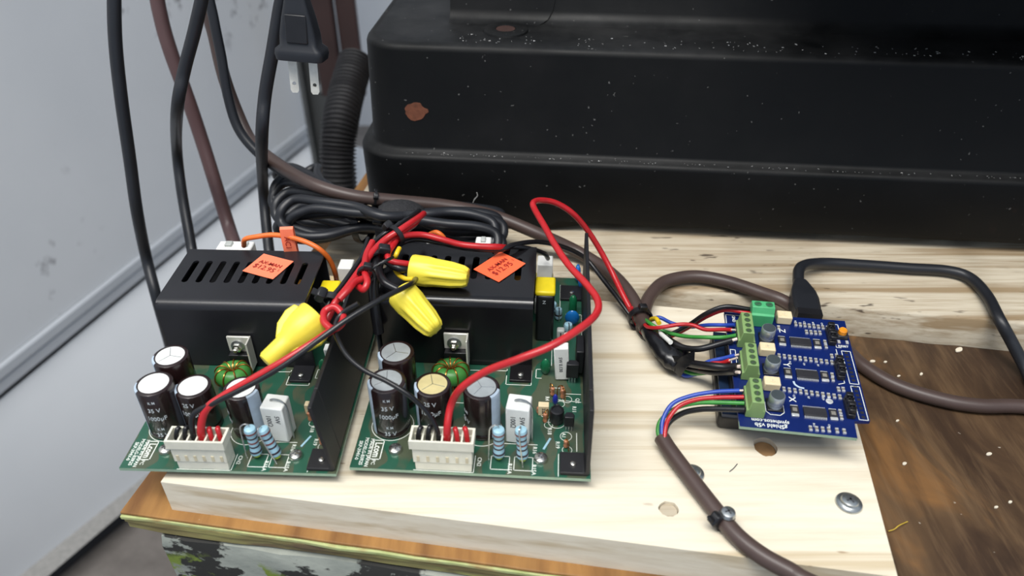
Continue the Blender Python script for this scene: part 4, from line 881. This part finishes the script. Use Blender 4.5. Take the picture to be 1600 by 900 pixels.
# X axis cable across the board
xs = [Vector((178, 118, -150)), Vector((172, 122, -60)), Vector((160, 128, -6)), Vector((143, 139, 18)), (1275, 915, 21.5), (1235, 893, 21.5), (1190, 868, 21.8), (1150, 836, 22), (1112, 790, 22), (1075, 742, 22.2), (1046, 703, 23), (1034, 684, 23.5)]
xc = wire('motor_cable', xs, 3.4, 'n', 'brown motor cable tied to the pine board below the screw head', 'cable', n=14)
wire('signal_wire', [(1036, 692, 24), (1034, 672, 27), (1037, 652, 30), (1052, 630, 34), (1082, 618, 37), (1120, 612, 39), ent(5.2, 3, 1.6)], .95, 'b', 'blue wire from the tied brown cable to the terminal marked X', bare=1.8)
wire('signal_wire', [(1038, 690, 25), (1040, 668, 28), (1046, 652, 30), (1062, 634, 33), (1090, 624, 36), (1125, 621, 38), ent(5.2, 2)], .95, 'r', 'red wire from the tied brown cable to the terminal marked X')
wire('signal_wire', [(1032, 690, 22.5), (1028, 672, 25), (1034, 655, 28), (1056, 638, 31), (1086, 630, 34), (1122, 629, 37), ent(5.2, 1)], .95, 'g', 'green wire from the tied brown cable to the terminal marked X')
wire('signal_wire', [(1036, 688, 21), (1044, 662, 24), (1066, 646, 28), (1092, 640, 32), (1118, 639, 35), ent(5.2, 0)], 1.25, 'k', 'black sleeved wire from the tied brown cable to the terminal marked X', 'wire')
# ================================================================== cables
def zip_tie(c, axis, r, label, head=(0, -.6, .8), hs=1.0, tail=0, group=None, band=2.2):
    c = Vector(c); ax = Vector(axis).normalized(); F = Matrix.Translation(c) @ ax.to_track_quat('Z', 'Y').to_matrix().to_4x4()
    mb = MB(); mb.lathe([(r, -band/2), (r+.75, -band/2), (r+.75, band/2), (r, band/2), (r, -band/2)], 28, F); mb.f = mb.f[:-2]; mb.m = mb.m[:-2]
    o = mb.build('cable_tie', M['blackplastic'], sharp=30); tag(o, label, 'cable tie', group); org = o.location*1000
    hd = Vector(head); hd = (hd-ax*hd.dot(ax)).normalized(); sd = ax.cross(hd); p = c+hd*(r+1.5*hs)
    Mx = Matrix.Translation(p) @ Matrix([(sd.x, hd.x, ax.x, 0), (sd.y, hd.y, ax.y, 0), (sd.z, hd.z, ax.z, 0), (0, 0, 0, 1)])
    mb = MB(); mb.loft([[Mx @ Vector((x*w, y, z*w)) for x, z in ((-2.4*hs, -2*hs), (2.4*hs, -2*hs), (2.4*hs, 2*hs), (-2.4*hs, 2*hs))] for y, w in ((-1.6*hs, .86), (-.4*hs, 1), (1.2*hs, .92), (1.6*hs, .7))]); mb.build('tie_head', M['blackplastic'], o, bev=.5*hs, org=org)
    if tail:
        mb = MB(); mb.box(-.5, .5, 0, tail, -1.1*hs, 1.1*hs, Mx); mb.build('tie_tail', M['blackplastic'], o, org=org)
    return o
# long brown cable from the left, over the coil, to the tie by the driver board
wire('power_cable', [Vector((-200, 470, 620)), W(290, -260, y=445), W(316, -30, y=430), W(336, 60, y=425), W(350, 120, y=420), W(370, 175, y=415), W(392, 220, y=405), W(425, 250, y=392), (480, 284, 66), (545, 305, 62), (620, 314, 56), (700, 322, 50), (770, 337, 44), (845, 367, 36), (905, 395, 26), (955, 428, 25), (985, 462, 26), (1000, 495, 25), (1010, 513, 26)], 3.6, 'n', 'long brown cable lying over the black coil towards the driver board', 'cable', n=14)
wire('power_cable', [(1004, 512, 24), (1006, 490, 24), (1016, 462, 24), (1040, 440, 24), (1085, 432, 24), (1135, 440, 24), (1190, 458, 25), (1230, 474, 25), (1275, 510, 12), (1320, 545, 4.2), (1352, 574, 4.0), (1400, 602, 4), (1465, 623, 4), (1530, 634, 4), (1640, 640, 4), Vector((340, 236, 4)), Vector((410, 222, 4)), Vector((500, 214, 4))], 3.5, 'n', 'brown cable looping behind the driver board and out over the plywood', 'cable', n=14)
zip_tie(W(1000, 497, 25), W(1010, 513, 26)-W(985, 462, 26), 5.6, 'black cable tie gathering the brown cables beside the driver board', (0, .6, .8), .9, band=3)
zip_tie(W(1130, 812, 22), W(1112, 790, 22)-W(1150, 836, 22), 3.7, 'black cable tie with chunky head round the brown motor cable', (-.6, -.5, .5), 1.05, 3.6, band=3.4)
# usb plug and cable
u0, u1 = W(1259, 488, 30), W(1246, 432, 29); ud = (u1-u0).normalized(); us = Vector((ud.y, -ud.x, 0)).normalized()
ur = wempty('usb_cable', (u0.x, u0.y, 20), 'black usb cable plugged in behind the driver board', 'cable')
rings = []
for t, hw, hh in ((-4, 6.0, 5.0), (0, 6.6, 5.2), (8, 6.8, 5.4), (14, 6.2, 5.2), (22, 4.2, 4.2), (26, 3.2, 3.4)):
    c_ = u0+ud*t; rings.append([c_+us*(x*hw)+Vector((0, 0, z*hh)) for x, z in ((-1, -.75), (-.75, -1), (.75, -1), (1, -.75), (1, .75), (.75, 1), (-.75, 1), (-1, .75))])
mb = MB(); mb.loft(rings); wpart(mb, 'plug', M['cord'], ur, bev=.5)
mb = MB(); mb.box(-5.8, 5.8, -5.4, 5.4, -9, -4, frame_to(u0, u1)); wpart(mb, 'plug_shell', M['blackplastic'], ur)
mb = MB(); mb.tube([u0+ud*24, u0+ud*29, W(1252, 417, 29), W(1285, 411, 25), W(1350, 414, 23.5), W(1420, 419, 23), W(1480, 423, 23), W(1515, 434, 23), W(1542, 462, 23.4), W(1562, 500, 23), W(1580, 533, 15), W(1602, 575, 5), W(1618, 605, 3.6), W(1660, 655, 3.4), Vector((318, 205, 3.4)), Vector((352, 165, 3.4)), Vector((392, 130, 3.4))], 3.0, 12); wpart(mb, 'cord', M['cord'], ur)
# hanging cords at the left
wire('hanging_cord', [Vector((-236, 430, 620)), W(176, -260, y=415), W(178, -40, y=400), W(180, 60, y=395), W(189, 150, y=392), W(203, 250, y=390), W(214, 330, y=390), (228, 400, -5), (246, 470, -30), (265, 540, -80), (285, 620, -160)], 3.45, M['cord'], 'thick black cord hanging close to the white wall', 'cord', n=14)
wire('hanging_cord', [Vector((-140, 380, 620)), W(352, -260, y=375), W(322, -40, y=372), W(306, 40, y=372), W(288, 110, y=372), W(277, 170, y=372), (276, 230, 60), (284, 300, 32), (298, 380, 6), (306, 430, -12), (312, 480, -60)], 3.15, M['cord'], 'black cord bowing in front of the red brown cord', 'cord', n=14)
wire('hanging_cord', [Vector((-300, 500, 620)), W(214, -260, y=480), W(240, -40, y=470), W(252, 30, y=465), W(268, 85, y=460), W(292, 150, y=455), W(314, 215, y=450), W(336, 285, y=440), W(356, 350, y=430), (372, 400, -10), (390, 470, -60)], 4.3, M['redbrowncord'], 'faded red brown cord hanging behind the black cord', 'cord', n=14)
wire('hanging_cord', [Vector((-95, 380, 620)), W(468, -260, y=370), W(446, -40, y=365), W(436, 20, y=365), W(426, 80, y=364), W(414, 150, y=362), W(409, 220, y=360), (411, 290, 40), (417, 360, 14), (424, 420, -3), (430, 470, -40)], 3.2, M['cord'], 'black cord with moulded print hanging in front of the coil', 'cord', n=14)
wire('hanging_cord', [Vector((-190, 440, 620)), W(306, -260, y=430), W(322, -40, y=418), W(334, 30, y=414), W(346, 90, y=410), W(356, 150, y=405), W(372, 200, y=400), W(400, 236, y=395), (440, 268, 62), (490, 292, 58), (550, 325, 54), (590, 345, 50)], 2.7, M['cord'], 'thin black cord falling from the top and running into the coil', 'cord', n=12)
# coiled cord: one long cord laid in loops on both sides of its ties
cpts = []; rnd = random.Random(21)
# per loop: left end x, upper y, lower y ; right end x, upper y, lower y
loops = [(430, 262, 284, 786, 326, 352), (424, 286, 340, 782, 332, 366), (428, 300, 356, 788, 340, 378), (436, 312, 366, 776, 336, 388), (446, 322, 370, 784, 348, 394), (426, 274, 330, 770, 344, 372), (452, 330, 362, 779, 354, 398), (470, 262, 300, 764, 340, 360), (432, 340, 372, 786, 362, 402)]
for k, (lx, lu, ll, rx, ru, rl) in enumerate(loops):
    j = lambda s=2: rnd.uniform(-s, s); zz = 34+((k*5) % 17)
    cpts += [(600+j(5), 338+j(5), zz+14), (555+j(), 318+k*2.2+j(), zz+14), (500+j(), (lu*2+318)/3+j(), zz+14), (lx+26, lu-1, zz+12), (lx+4, lu*.7+ll*.3, zz+8), (lx+5, lu*.3+ll*.7, zz+2), (lx+34, ll+2, zz), (510+j(), (ll*2+358)/3+5, zz), (560+j(), 356+j(3), zz), (604+j(4), 354+j(4), zz+2),
             (650+j(), rl*.5+182, zz+2), (710+j(), rl-1, zz), (rx-22, rl, zz), (rx-3, rl*.75+ru*.25, zz+3), (rx-5, ru*.75+rl*.25, zz+8), (rx-34, ru, zz+12), (700, ru-3+j(), zz+14), (648+j(), ru*.4+200+j(), zz+15)]
mb = MB(); mb.tube([W(*p) for p in cpts], 2.6, 10, res=5); coil = mb.build('coiled_cord', M['cord'], sharp=60); tag(coil, 'bundled coil of black power cord behind the power supplies', 'cord')
c_ = W(574, 335, 52); 
zip_tie(W(571, 345, 46), (1, -.35, 0), 12, 'black cable tie round the left half of the cord coil', (0, -.75, .7), 1.3, 0, band=4)
zip_tie(W(607, 352, 46), (1, -.25, 0), 13, 'black cable tie with upright head round the middle of the cord coil', (.1, -.75, .7), 1.5, 9, band=4)
zip_tie(W(586, 309, 59), W(620, 314, 56)-W(545, 305, 62), 4.0, 'thin black tie round the long brown cable above the coil', (.3, -.7, .6), .7, band=1.4)
mb = MB(); rr = []
for i in range(9):
    u = i/8; c_ = W(592+u*70, 328+u*2, 62-4*u); w_ = 8.5*(max(.05, sin(pi*min(.97, max(.03, u)))))**.45; rr.append([c_+Vector((0, cos(a)*w_, sin(a)*.6*w_)) for a in [2*pi*k/12 for k in range(12)]])
mb.loft(rr); tag(mb.build('foam_sleeve', mat('grainy_black_foam', (34, 34, 37), .8, var=.3, scale=700, bump=.8, bscale=900), sharp=70), 'grainy black foam sleeve in the middle of the cord coil', 'sleeve')
# plug hanging at the top
ph_ = wempty('mains_plug', W(468, 60, y=350), 'black two-prong mains plug hanging beside the black cord', 'plug')
pc, pd = W(472, 82, y=350), W(464, -6, y=352); zx = (pd-pc).normalized(); xx = Vector((1, -.12, 0)); xx = (xx-zx*xx.dot(zx)).normalized(); yx = zx.cross(xx)
PM = Matrix.Translation(pc) @ Matrix.Diagonal((.84, .84, .9, 1)) @ Matrix([(xx.x, yx.x, zx.x, 0), (xx.y, yx.y, zx.y, 0), (xx.z, yx.z, zx.z, 0), (0, 0, 0, 1)])
mb = MB(); mb.loft([[PM @ Vector((x, y, z)) for x, y in rrect(-w, w, -h, h, min(w, h)*.45, 4)] for z, w, h in ((-3, 13.0, 7.6), (0, 13.6, 8.2), (2.4, 13.2, 7.8), (4.4, 10.6, 6.4), (10, 10.0, 6.4), (18, 8.2, 6.0), (24, 6.6, 5.2), (30, 5.2, 4.6), (42, 4.6, 4.2))]); wpart(mb, 'body', M['cord'], ph_, sharp=50)
mb = MB(); mb.box(-5.4, 6.4, -7.2, -6.2, 6, 20, PM); wpart(mb, 'grip_panel', M['blackplastic'], ph_, bev=.5)
for s in (-6.2, 5.6):
    o_ = plate(None, [(-2.3, -17), (-1.4, -18.4), (1.4, -18.4), (2.3, -17), (2.3, 0), (-2.3, 0)], [ring2(0, -13.5, 1.1, n=12)], -.55, .55, None)
    Rm = PM @ Matrix.Translation((s, 0, -3)) @ Matrix.Rotation(R(90), 4, 'X') @ Matrix.Rotation(R(14), 4, 'Y')
    mb = MB(); mb.add([tuple(v) for v in o_.v], o_.f, Rm); wpart(mb, 'prong', M['prong'], ph_)
# ================================================================== supply wiring over the power supplies
CN = lambda o_, ang, sc, kx, k: Vector(o_)+Matrix.Rotation(R(-ang), 3, 'Z') @ (Vector(((26.6+23.4*(k+.5)/6)*kx, 4, 15))*sc)
a2 = CN(o2, 3.5, 1, 1, 3); b2 = CN(o2, 3.5, 1, 1, 2); a1 = CN(o1, 2, .965, .94, 3); b1 = CN(o1, 2, .965, .94, 2)
dn = Vector((0, 0, 5))
wire('supply_wire', [a2-dn, a2+Vector((0, .5, 5)), (705, 632, 52), (722, 605, 62), (760, 580, 70), (810, 561, 78), (860, 541, 82), (905, 514, 84), (931, 491, 84), (934, 470, 84), (918, 446, 84), (890, 416, 84), (868, 384, 84), (850, 352, 82), (836, 328, 80), (833, 317, 80), (845, 313, 78), (868, 317, 74), (893, 332, 68), (915, 356, 58), (936, 388, 46), (956, 425, 36), (974, 462, 30), (990, 492, 25)], 1.5, 'r', 'long red wire looping high from the glossy supply to the cable tie', 'wire', n=12)
wire('supply_wire', [b2-dn, b2+Vector((0, .5, 4)), (668, 645, 52), (640, 618, 60), (605, 596, 64), (570, 579, 66), (543, 556, 68), (527, 528, 70), (524, 508, 72), (534, 490, 74), (560, 474, 78)], 1.0, 'k', 'thin black wire curving up from the glossy supply connector', 'wire')
wire('supply_wire', [a1-dn, a1+Vector((0, .5, 4)), (322, 640, 52), (350, 618, 56), (395, 592, 61), (440, 566, 66), (485, 538, 70), (512, 520, 72), (532, 508, 72), (536, 494, 73), (524, 480, 75), (508, 486, 74), (506, 502, 73), (517, 514, 72)], 1.55, 'r', 'red wire rising from the satin supply and looping beside the yellow nut', 'wire', n=12)
wire('supply_wire', [b1-dn, b1+Vector((0, .5, 3)), (302, 648, 50), (330, 632, 54), (370, 612, 58), (410, 591, 62), (455, 563, 67), (505, 526, 73), (550, 494, 77), (600, 465, 79), (640, 445, 77), (650, 436, 72)], 1.15, 'k', 'black wire rising from the satin supply to the yellow nut on the glossy cover', 'wire', n=10)
def pair(pts, r, off, labs):
    for m_, (dx, dy), lab in labs:
        wire('supply_wire', [((p[0]+dx, p[1]+dy, p[2]-(1.5 if m_ == 'k' else 0)) if not isinstance(p, Vector) else p) for p in pts], r*(.75 if m_ == 'k' else 1), m_, lab, 'wire', n=10)
pair([(503, 508, 66), (514, 488, 69), (522, 470, 72), (540, 448, 74), (560, 420, 76), (580, 392, 78), (600, 372, 80), (622, 358, 82), (640, 346, 82), (655, 336, 80), (660, 332, 77)], 1.5, 0,
     [('r', (2, 2), 'red wire climbing from the cable tie over the gap between the supplies'), ('k', (-5, -3), 'black wire beside the red one climbing over the gap between the supplies')])
wire('supply_wire', [(658, 336, 74), (648, 350, 74), (632, 362, 76), (618, 378, 77), (606, 398, 77), (612, 408, 76), (635, 412, 74), (652, 415, 71)], 1.4, 'r', 'red wire bending down into the yellow nut on the cover', 'wire')
wire('supply_wire', [(604, 404, 74), (606, 388, 76), (612, 374, 78), (632, 368, 78), (660, 367, 76), (690, 374, 74), (720, 382, 71), (752, 385, 70), (782, 386, 68), (796, 389, 60), (802, 394, 48)], 1.5, 'r', 'red wire lying along the rear edge of the glossy cover', 'wire')
wire('supply_wire', [(612, 398, 72), (624, 382, 74), (650, 374, 73), (690, 380, 71), (730, 388, 68), (780, 390, 67), (805, 382, 66), (840, 378, 60), (880, 386, 48), (915, 404, 36), (945, 440, 30), (968, 470, 27), (988, 498, 23)], 1.25, 'k', 'thin black wire from the rear of the cover down to the cable tie', 'wire')
wire('supply_wire', [(770, 394, 66), (795, 386, 66), (825, 388, 62), (850, 396, 54), (856, 404, 46)], 1.2, 'k', 'short black wire dropping into the white input plug', 'wire')
wire('supply_wire', [(578, 424, 74), (570, 434, 75), (555, 440, 76), (545, 452, 76), (530, 468, 74)], 1.5, 'r', 'short red wire knotted beside the gap between the supplies', 'wire')
wire('supply_wire', [(582, 378, 78), (572, 400, 78), (570, 425, 77), (574, 440, 76), (568, 452, 74), (560, 448, 73)], 1.5, 'r', 'red wire hanging down to a knot in the gap between the supplies', 'wire')
wire('supply_wire', [(624, 388, 76), (619, 398, 76), (615, 410, 70), (620, 426, 68), (632, 435, 69), (646, 436, 70)], 1.1, 'y', 'yellow wire bending into the big end of the nut', 'wire')
wire('supply_wire', [(604, 408, 73), (620, 418, 73), (640, 422, 71), (652, 424, 70)], 1.8, 'k', 'black wire running into the nut on the glossy cover', 'wire')
wire('supply_wire', [(596, 404, 72), (592, 420, 72), (600, 440, 72), (620, 452, 70), (632, 458, 68)], 1.9, 'k', 'black wire running into the nut hanging in front of the cover', 'wire')
wire('supply_wire', [(598, 372, 76), (590, 395, 74), (586, 420, 72), (584, 450, 66), (586, 480, 58), (592, 520, 46)], 2.4, 'k', 'thick black wire hanging down between the two supplies', 'wire')
wire('supply_wire', [(628, 352, 72), (615, 365, 72), (600, 385, 70), (585, 405, 68), (578, 430, 64)], 2.6, 'k', 'thick black lead descending from the coil into the gap', 'wire')
zip_tie(W(519, 468, 71), W(530, 450, 73)-W(514, 488, 69), 3.2, 'black cable tie with square head beside the yellow taped coil', (-.9, .0, .5), 1.25, 4, band=3)
zip_tie(W(618, 368, 79), W(632, 352, 82)-W(600, 375, 80), 4.4, 'black cable tie round the red wires in front of the coil', (-.5, .5, .6), 1.0, band=2.2)
zip_tie(W(572, 428, 76), W(570, 440, 76)-W(574, 410, 77), 3.2, 'small black cable tie at the knot of red wires', (.2, .4, .8), .8, band=2)
zip_tie(W(596, 408, 73), W(600, 440, 72)-W(596, 385, 73), 5.2, 'black cable tie with long pale tail above the gap between supplies', (.3, -.3, .8), 1.1, 0, band=3)
wire('tie_strap', [(577, 423, 78), (590, 414, 80), (604, 407, 81), (614, 402, 80)], .8, M['blackplastic'], 'loose black strap end crossing the gap between the supplies', 'strap', n=6)
# orange mains wires with a paper flag
og = wire('jumper_wire', [(381, 384, 60), (383, 374, 66), (400, 370, 68), (425, 367, 69), (450, 370, 69), (478, 378, 68), (500, 390, 65), (515, 406, 58), (524, 428, 48), (527, 450, 34)], 1.25, 'o', 'orange wire with a paper flag arching behind the satin cover', 'wire')
f0 = W(450, 370, 69); mb = MB(); fw = 3.6
pr_ = [(-.9, 4.8), (0, 5.6), (.9, 4.6), (1.2, 1), (1.1, -6), (.6, -14), (.35, -14), (.75, -6), (.8, 1), (.5, 4.3), (0, 5.2), (-.5, 4.5), (-.8, 1), (-1.1, -14), (-1.4, -14), (-1.2, 1)]
mb.loft([[(f0.x-3+i*1.1+a*0, f0.y-a*1.2+i*.1, f0.z+b) for a, b in pr_] for i in (0, fw+2)]); fl = mb.build('paper_flag', M['sticker2'], og, org=og.location*1000)
mb = MB(); text_on(mb, 'AC1', 3.8, Matrix.Translation((f0.x-.2, f0.y-1.62, f0.z-2.6)) @ Matrix.Rotation(R(90), 4, 'X') @ Matrix.Rotation(R(-90), 4, 'Z'), .02); mb.build('flag_lettering', M['redink'], og, org=og.location*1000)
wire('jumper_wire', [(672, 366, 58), (682, 363, 62), (692, 370, 60), (698, 382, 54), (704, 396, 44)], 1.25, 'o', 'short orange wire bending behind the glossy cover', 'wire')
# ================================================================== wire nuts
def fluted_nut(p_big, p_small, rb, rs, label):
    F = frame_to(p_big, p_small); L_ = (Vector(p_small)-Vector(p_big)).length
    prof = [(rb*.7, 0.2), (rb*.96, 0), (rb, 1), (rb, L_*.28), (rb*.93, L_*.42), (rb*.5+rs*.5, L_*.72), (rs, L_*.93), (rs*.82, L_), (rs*.3, L_+.2)]
    md = lambda a, j: 1 if j < 4 or j > 7 else 1-.13*(1 if abs(((a*8/(2*pi)) % 1)-.5) > .24 else 0)
    mb = MB(); mb.lathe(prof, 64, F, md); o = mb.build('wire_nut', M['nut'], sharp=60); tag(o, label, 'wire nut')
    mb = MB(); mb.lathe([(rb*.66, -.3), (rb*.66, .35)], 24, F); mb.build('mouth', M['ink'], o, org=o.location*1000); return o
fluted_nut(W(643, 421, 70), W(731, 433, 69), 6.9, 5.0, 'yellow ribbed wire nut lying on top of the glossy black cover')
fluted_nut(W(627, 458, 70), W(680, 516, 62), 6.8, 4.8, 'yellow ribbed wire nut hanging over the front of the glossy cover')
p0, p1 = W(494, 494, 70), W(414, 566, 62); F = frame_to(p0, p1); L_ = (p1-p0).length
mb = MB(); mb.lathe([(5.0, 0), (7.6, .2), (7.8, 1), (7.4, 7), (6.6, 11.5), (4.9, 15), (4.3, 18), (3.9, L_-1.5), (3.2, L_-.3), (1, L_)], 40, F, lambda a, j: 1+(.02*cos(a*24) if 1 < j < 4 else 0))
wn_ = mb.build('wire_nut', M['nut'], sharp=50); tag(wn_, 'yellow winged wire nut in front of the satin black cover', 'wire nut')
for s in (1, -1):
    mb = MB(); poly = [(4.5, 1.2), (9.8*1, 2.6), (10.4, 7), (8.6, 13), (4.2, 18)]
    mb.prism([(s*x, y) for x, y in poly], -1.4, 1.4, F @ Matrix.Rotation(R(-28), 4, 'Z') @ Matrix.Rotation(R(90), 4, 'X')); mb.build('wing', M['nut'], wn_, bev=.6, org=wn_.location*1000)
# ================================================================== screws and litter on the bench
def screw(px, py, r, label, head=True, tilt=0):
    p = W(px, py, PT); root = wempty('washer_screw', (p.x, p.y, PT), label, 'screw')
    T = Matrix.Translation((p.x, p.y, PT+.05)) @ Matrix.Rotation(R(tilt), 4, 'X')
    mb = MB(); mb.lathe([(r, 0), (r, .5), (r*.95, .9), (r*.7, 1.3), (r*.66, 1.5), (r*.6, 2.4), (r*.4, 2.9), (r*.1, 3.0)], 28, T); h = wpart(mb, 'head', M['zinc'], root)
    mb = MB()
    for a in (25, 115): mb.box(-r*.36, r*.36, -r*.075, r*.075, 2.4, 3.02, T @ Matrix.Rotation(R(a), 4, 'Z'))
    wpart(mb, 'cross_recess', M['ink'], root); return root
screw(1326, 787, 5.2, 'large zinc washer-head screw near the right end of the pine board')
screw(1082, 741, 4.8, 'zinc washer-head screw half hidden by the brown motor cable')
p = W(1138, 801, PT+9); root = wempty('anchor_screw', (p.x, p.y, PT), 'small zinc screw standing up beside the cable tie', 'screw')
mb = MB(); mb.lathe([(1.5, PT+.05), (1.5, PT+7), (2.6, PT+7.4), (3.0, PT+8.2), (2.6, PT+9.6), (1.2, PT+10.2)], 20, Matrix.Translation((p.x, p.y, 0))); wpart(mb, 'shank', M['zinc'], root)
mb = MB()
for a in (20, 110): mb.box(-1.5, 1.5, -.3, .3, PT+9.7, PT+10.3, Matrix.Translation((p.x, p.y, 0)) @ Matrix.Rotation(R(a), 4, 'Z'))
wpart(mb, 'cross_recess', M['ink'], root)
rnd = random.Random(31)
def flake(px, py, s, lab, z=0, e=2.4):
    p = W(px, py, z+.1); mb = MB(); poly = [(s*e*.5*cos(t), s*.5*sin(t)*(1+.4*rnd.random())) for t in [2*pi*i/9 for i in range(9)]]
    mb.prism(poly, 0, .5, Matrix.Translation(p) @ Matrix.Rotation(rnd.uniform(.1, .9), 4, 'Z') @ Matrix.Rotation(R(7), 4, 'Y')); tag(mb.build('wood_flake', M['woodchip']), lab, 'wood flake', 'pale flakes lying on the plywood')
flake(1498, 547, 2.2, 'largest pale wood splinter on the plywood near the plank', 0, 3)
for q in ((1363, 565), (1383, 566), (1404, 588), (1439, 585), (1402, 658), (1545, 710), (1556, 793), (1413, 725), (1565, 633), (1578, 785)): flake(q[0], q[1], rnd.choice((.9, 1.1, 1.4)), 'small pale flake lying on the dark plywood')
wire('loose_fibre', [(1388, 830, 1), (1397, 827, 1.6), (1405, 821, 2), (1418, 815, .8)], .25, M['fibre'], 'curled yellow fibre on the plywood by the board end', 'fibre', n=6)
wire('loose_fibre', [W(738, 320, y=388), W(741, 312, y=387), W(746, 306, y=387), W(745, 301, y=387)], .25, M['chip'], 'curled pale thread on the front of the casting', 'fibre', n=6)
wire('dark_sliver', [(1140, 737, PT+.2), (1146, 732, PT+.2), (1152, 725, PT+.2)], .2, M['ink'], 'short dark sliver lying on the pine board', 'sliver', n=5)
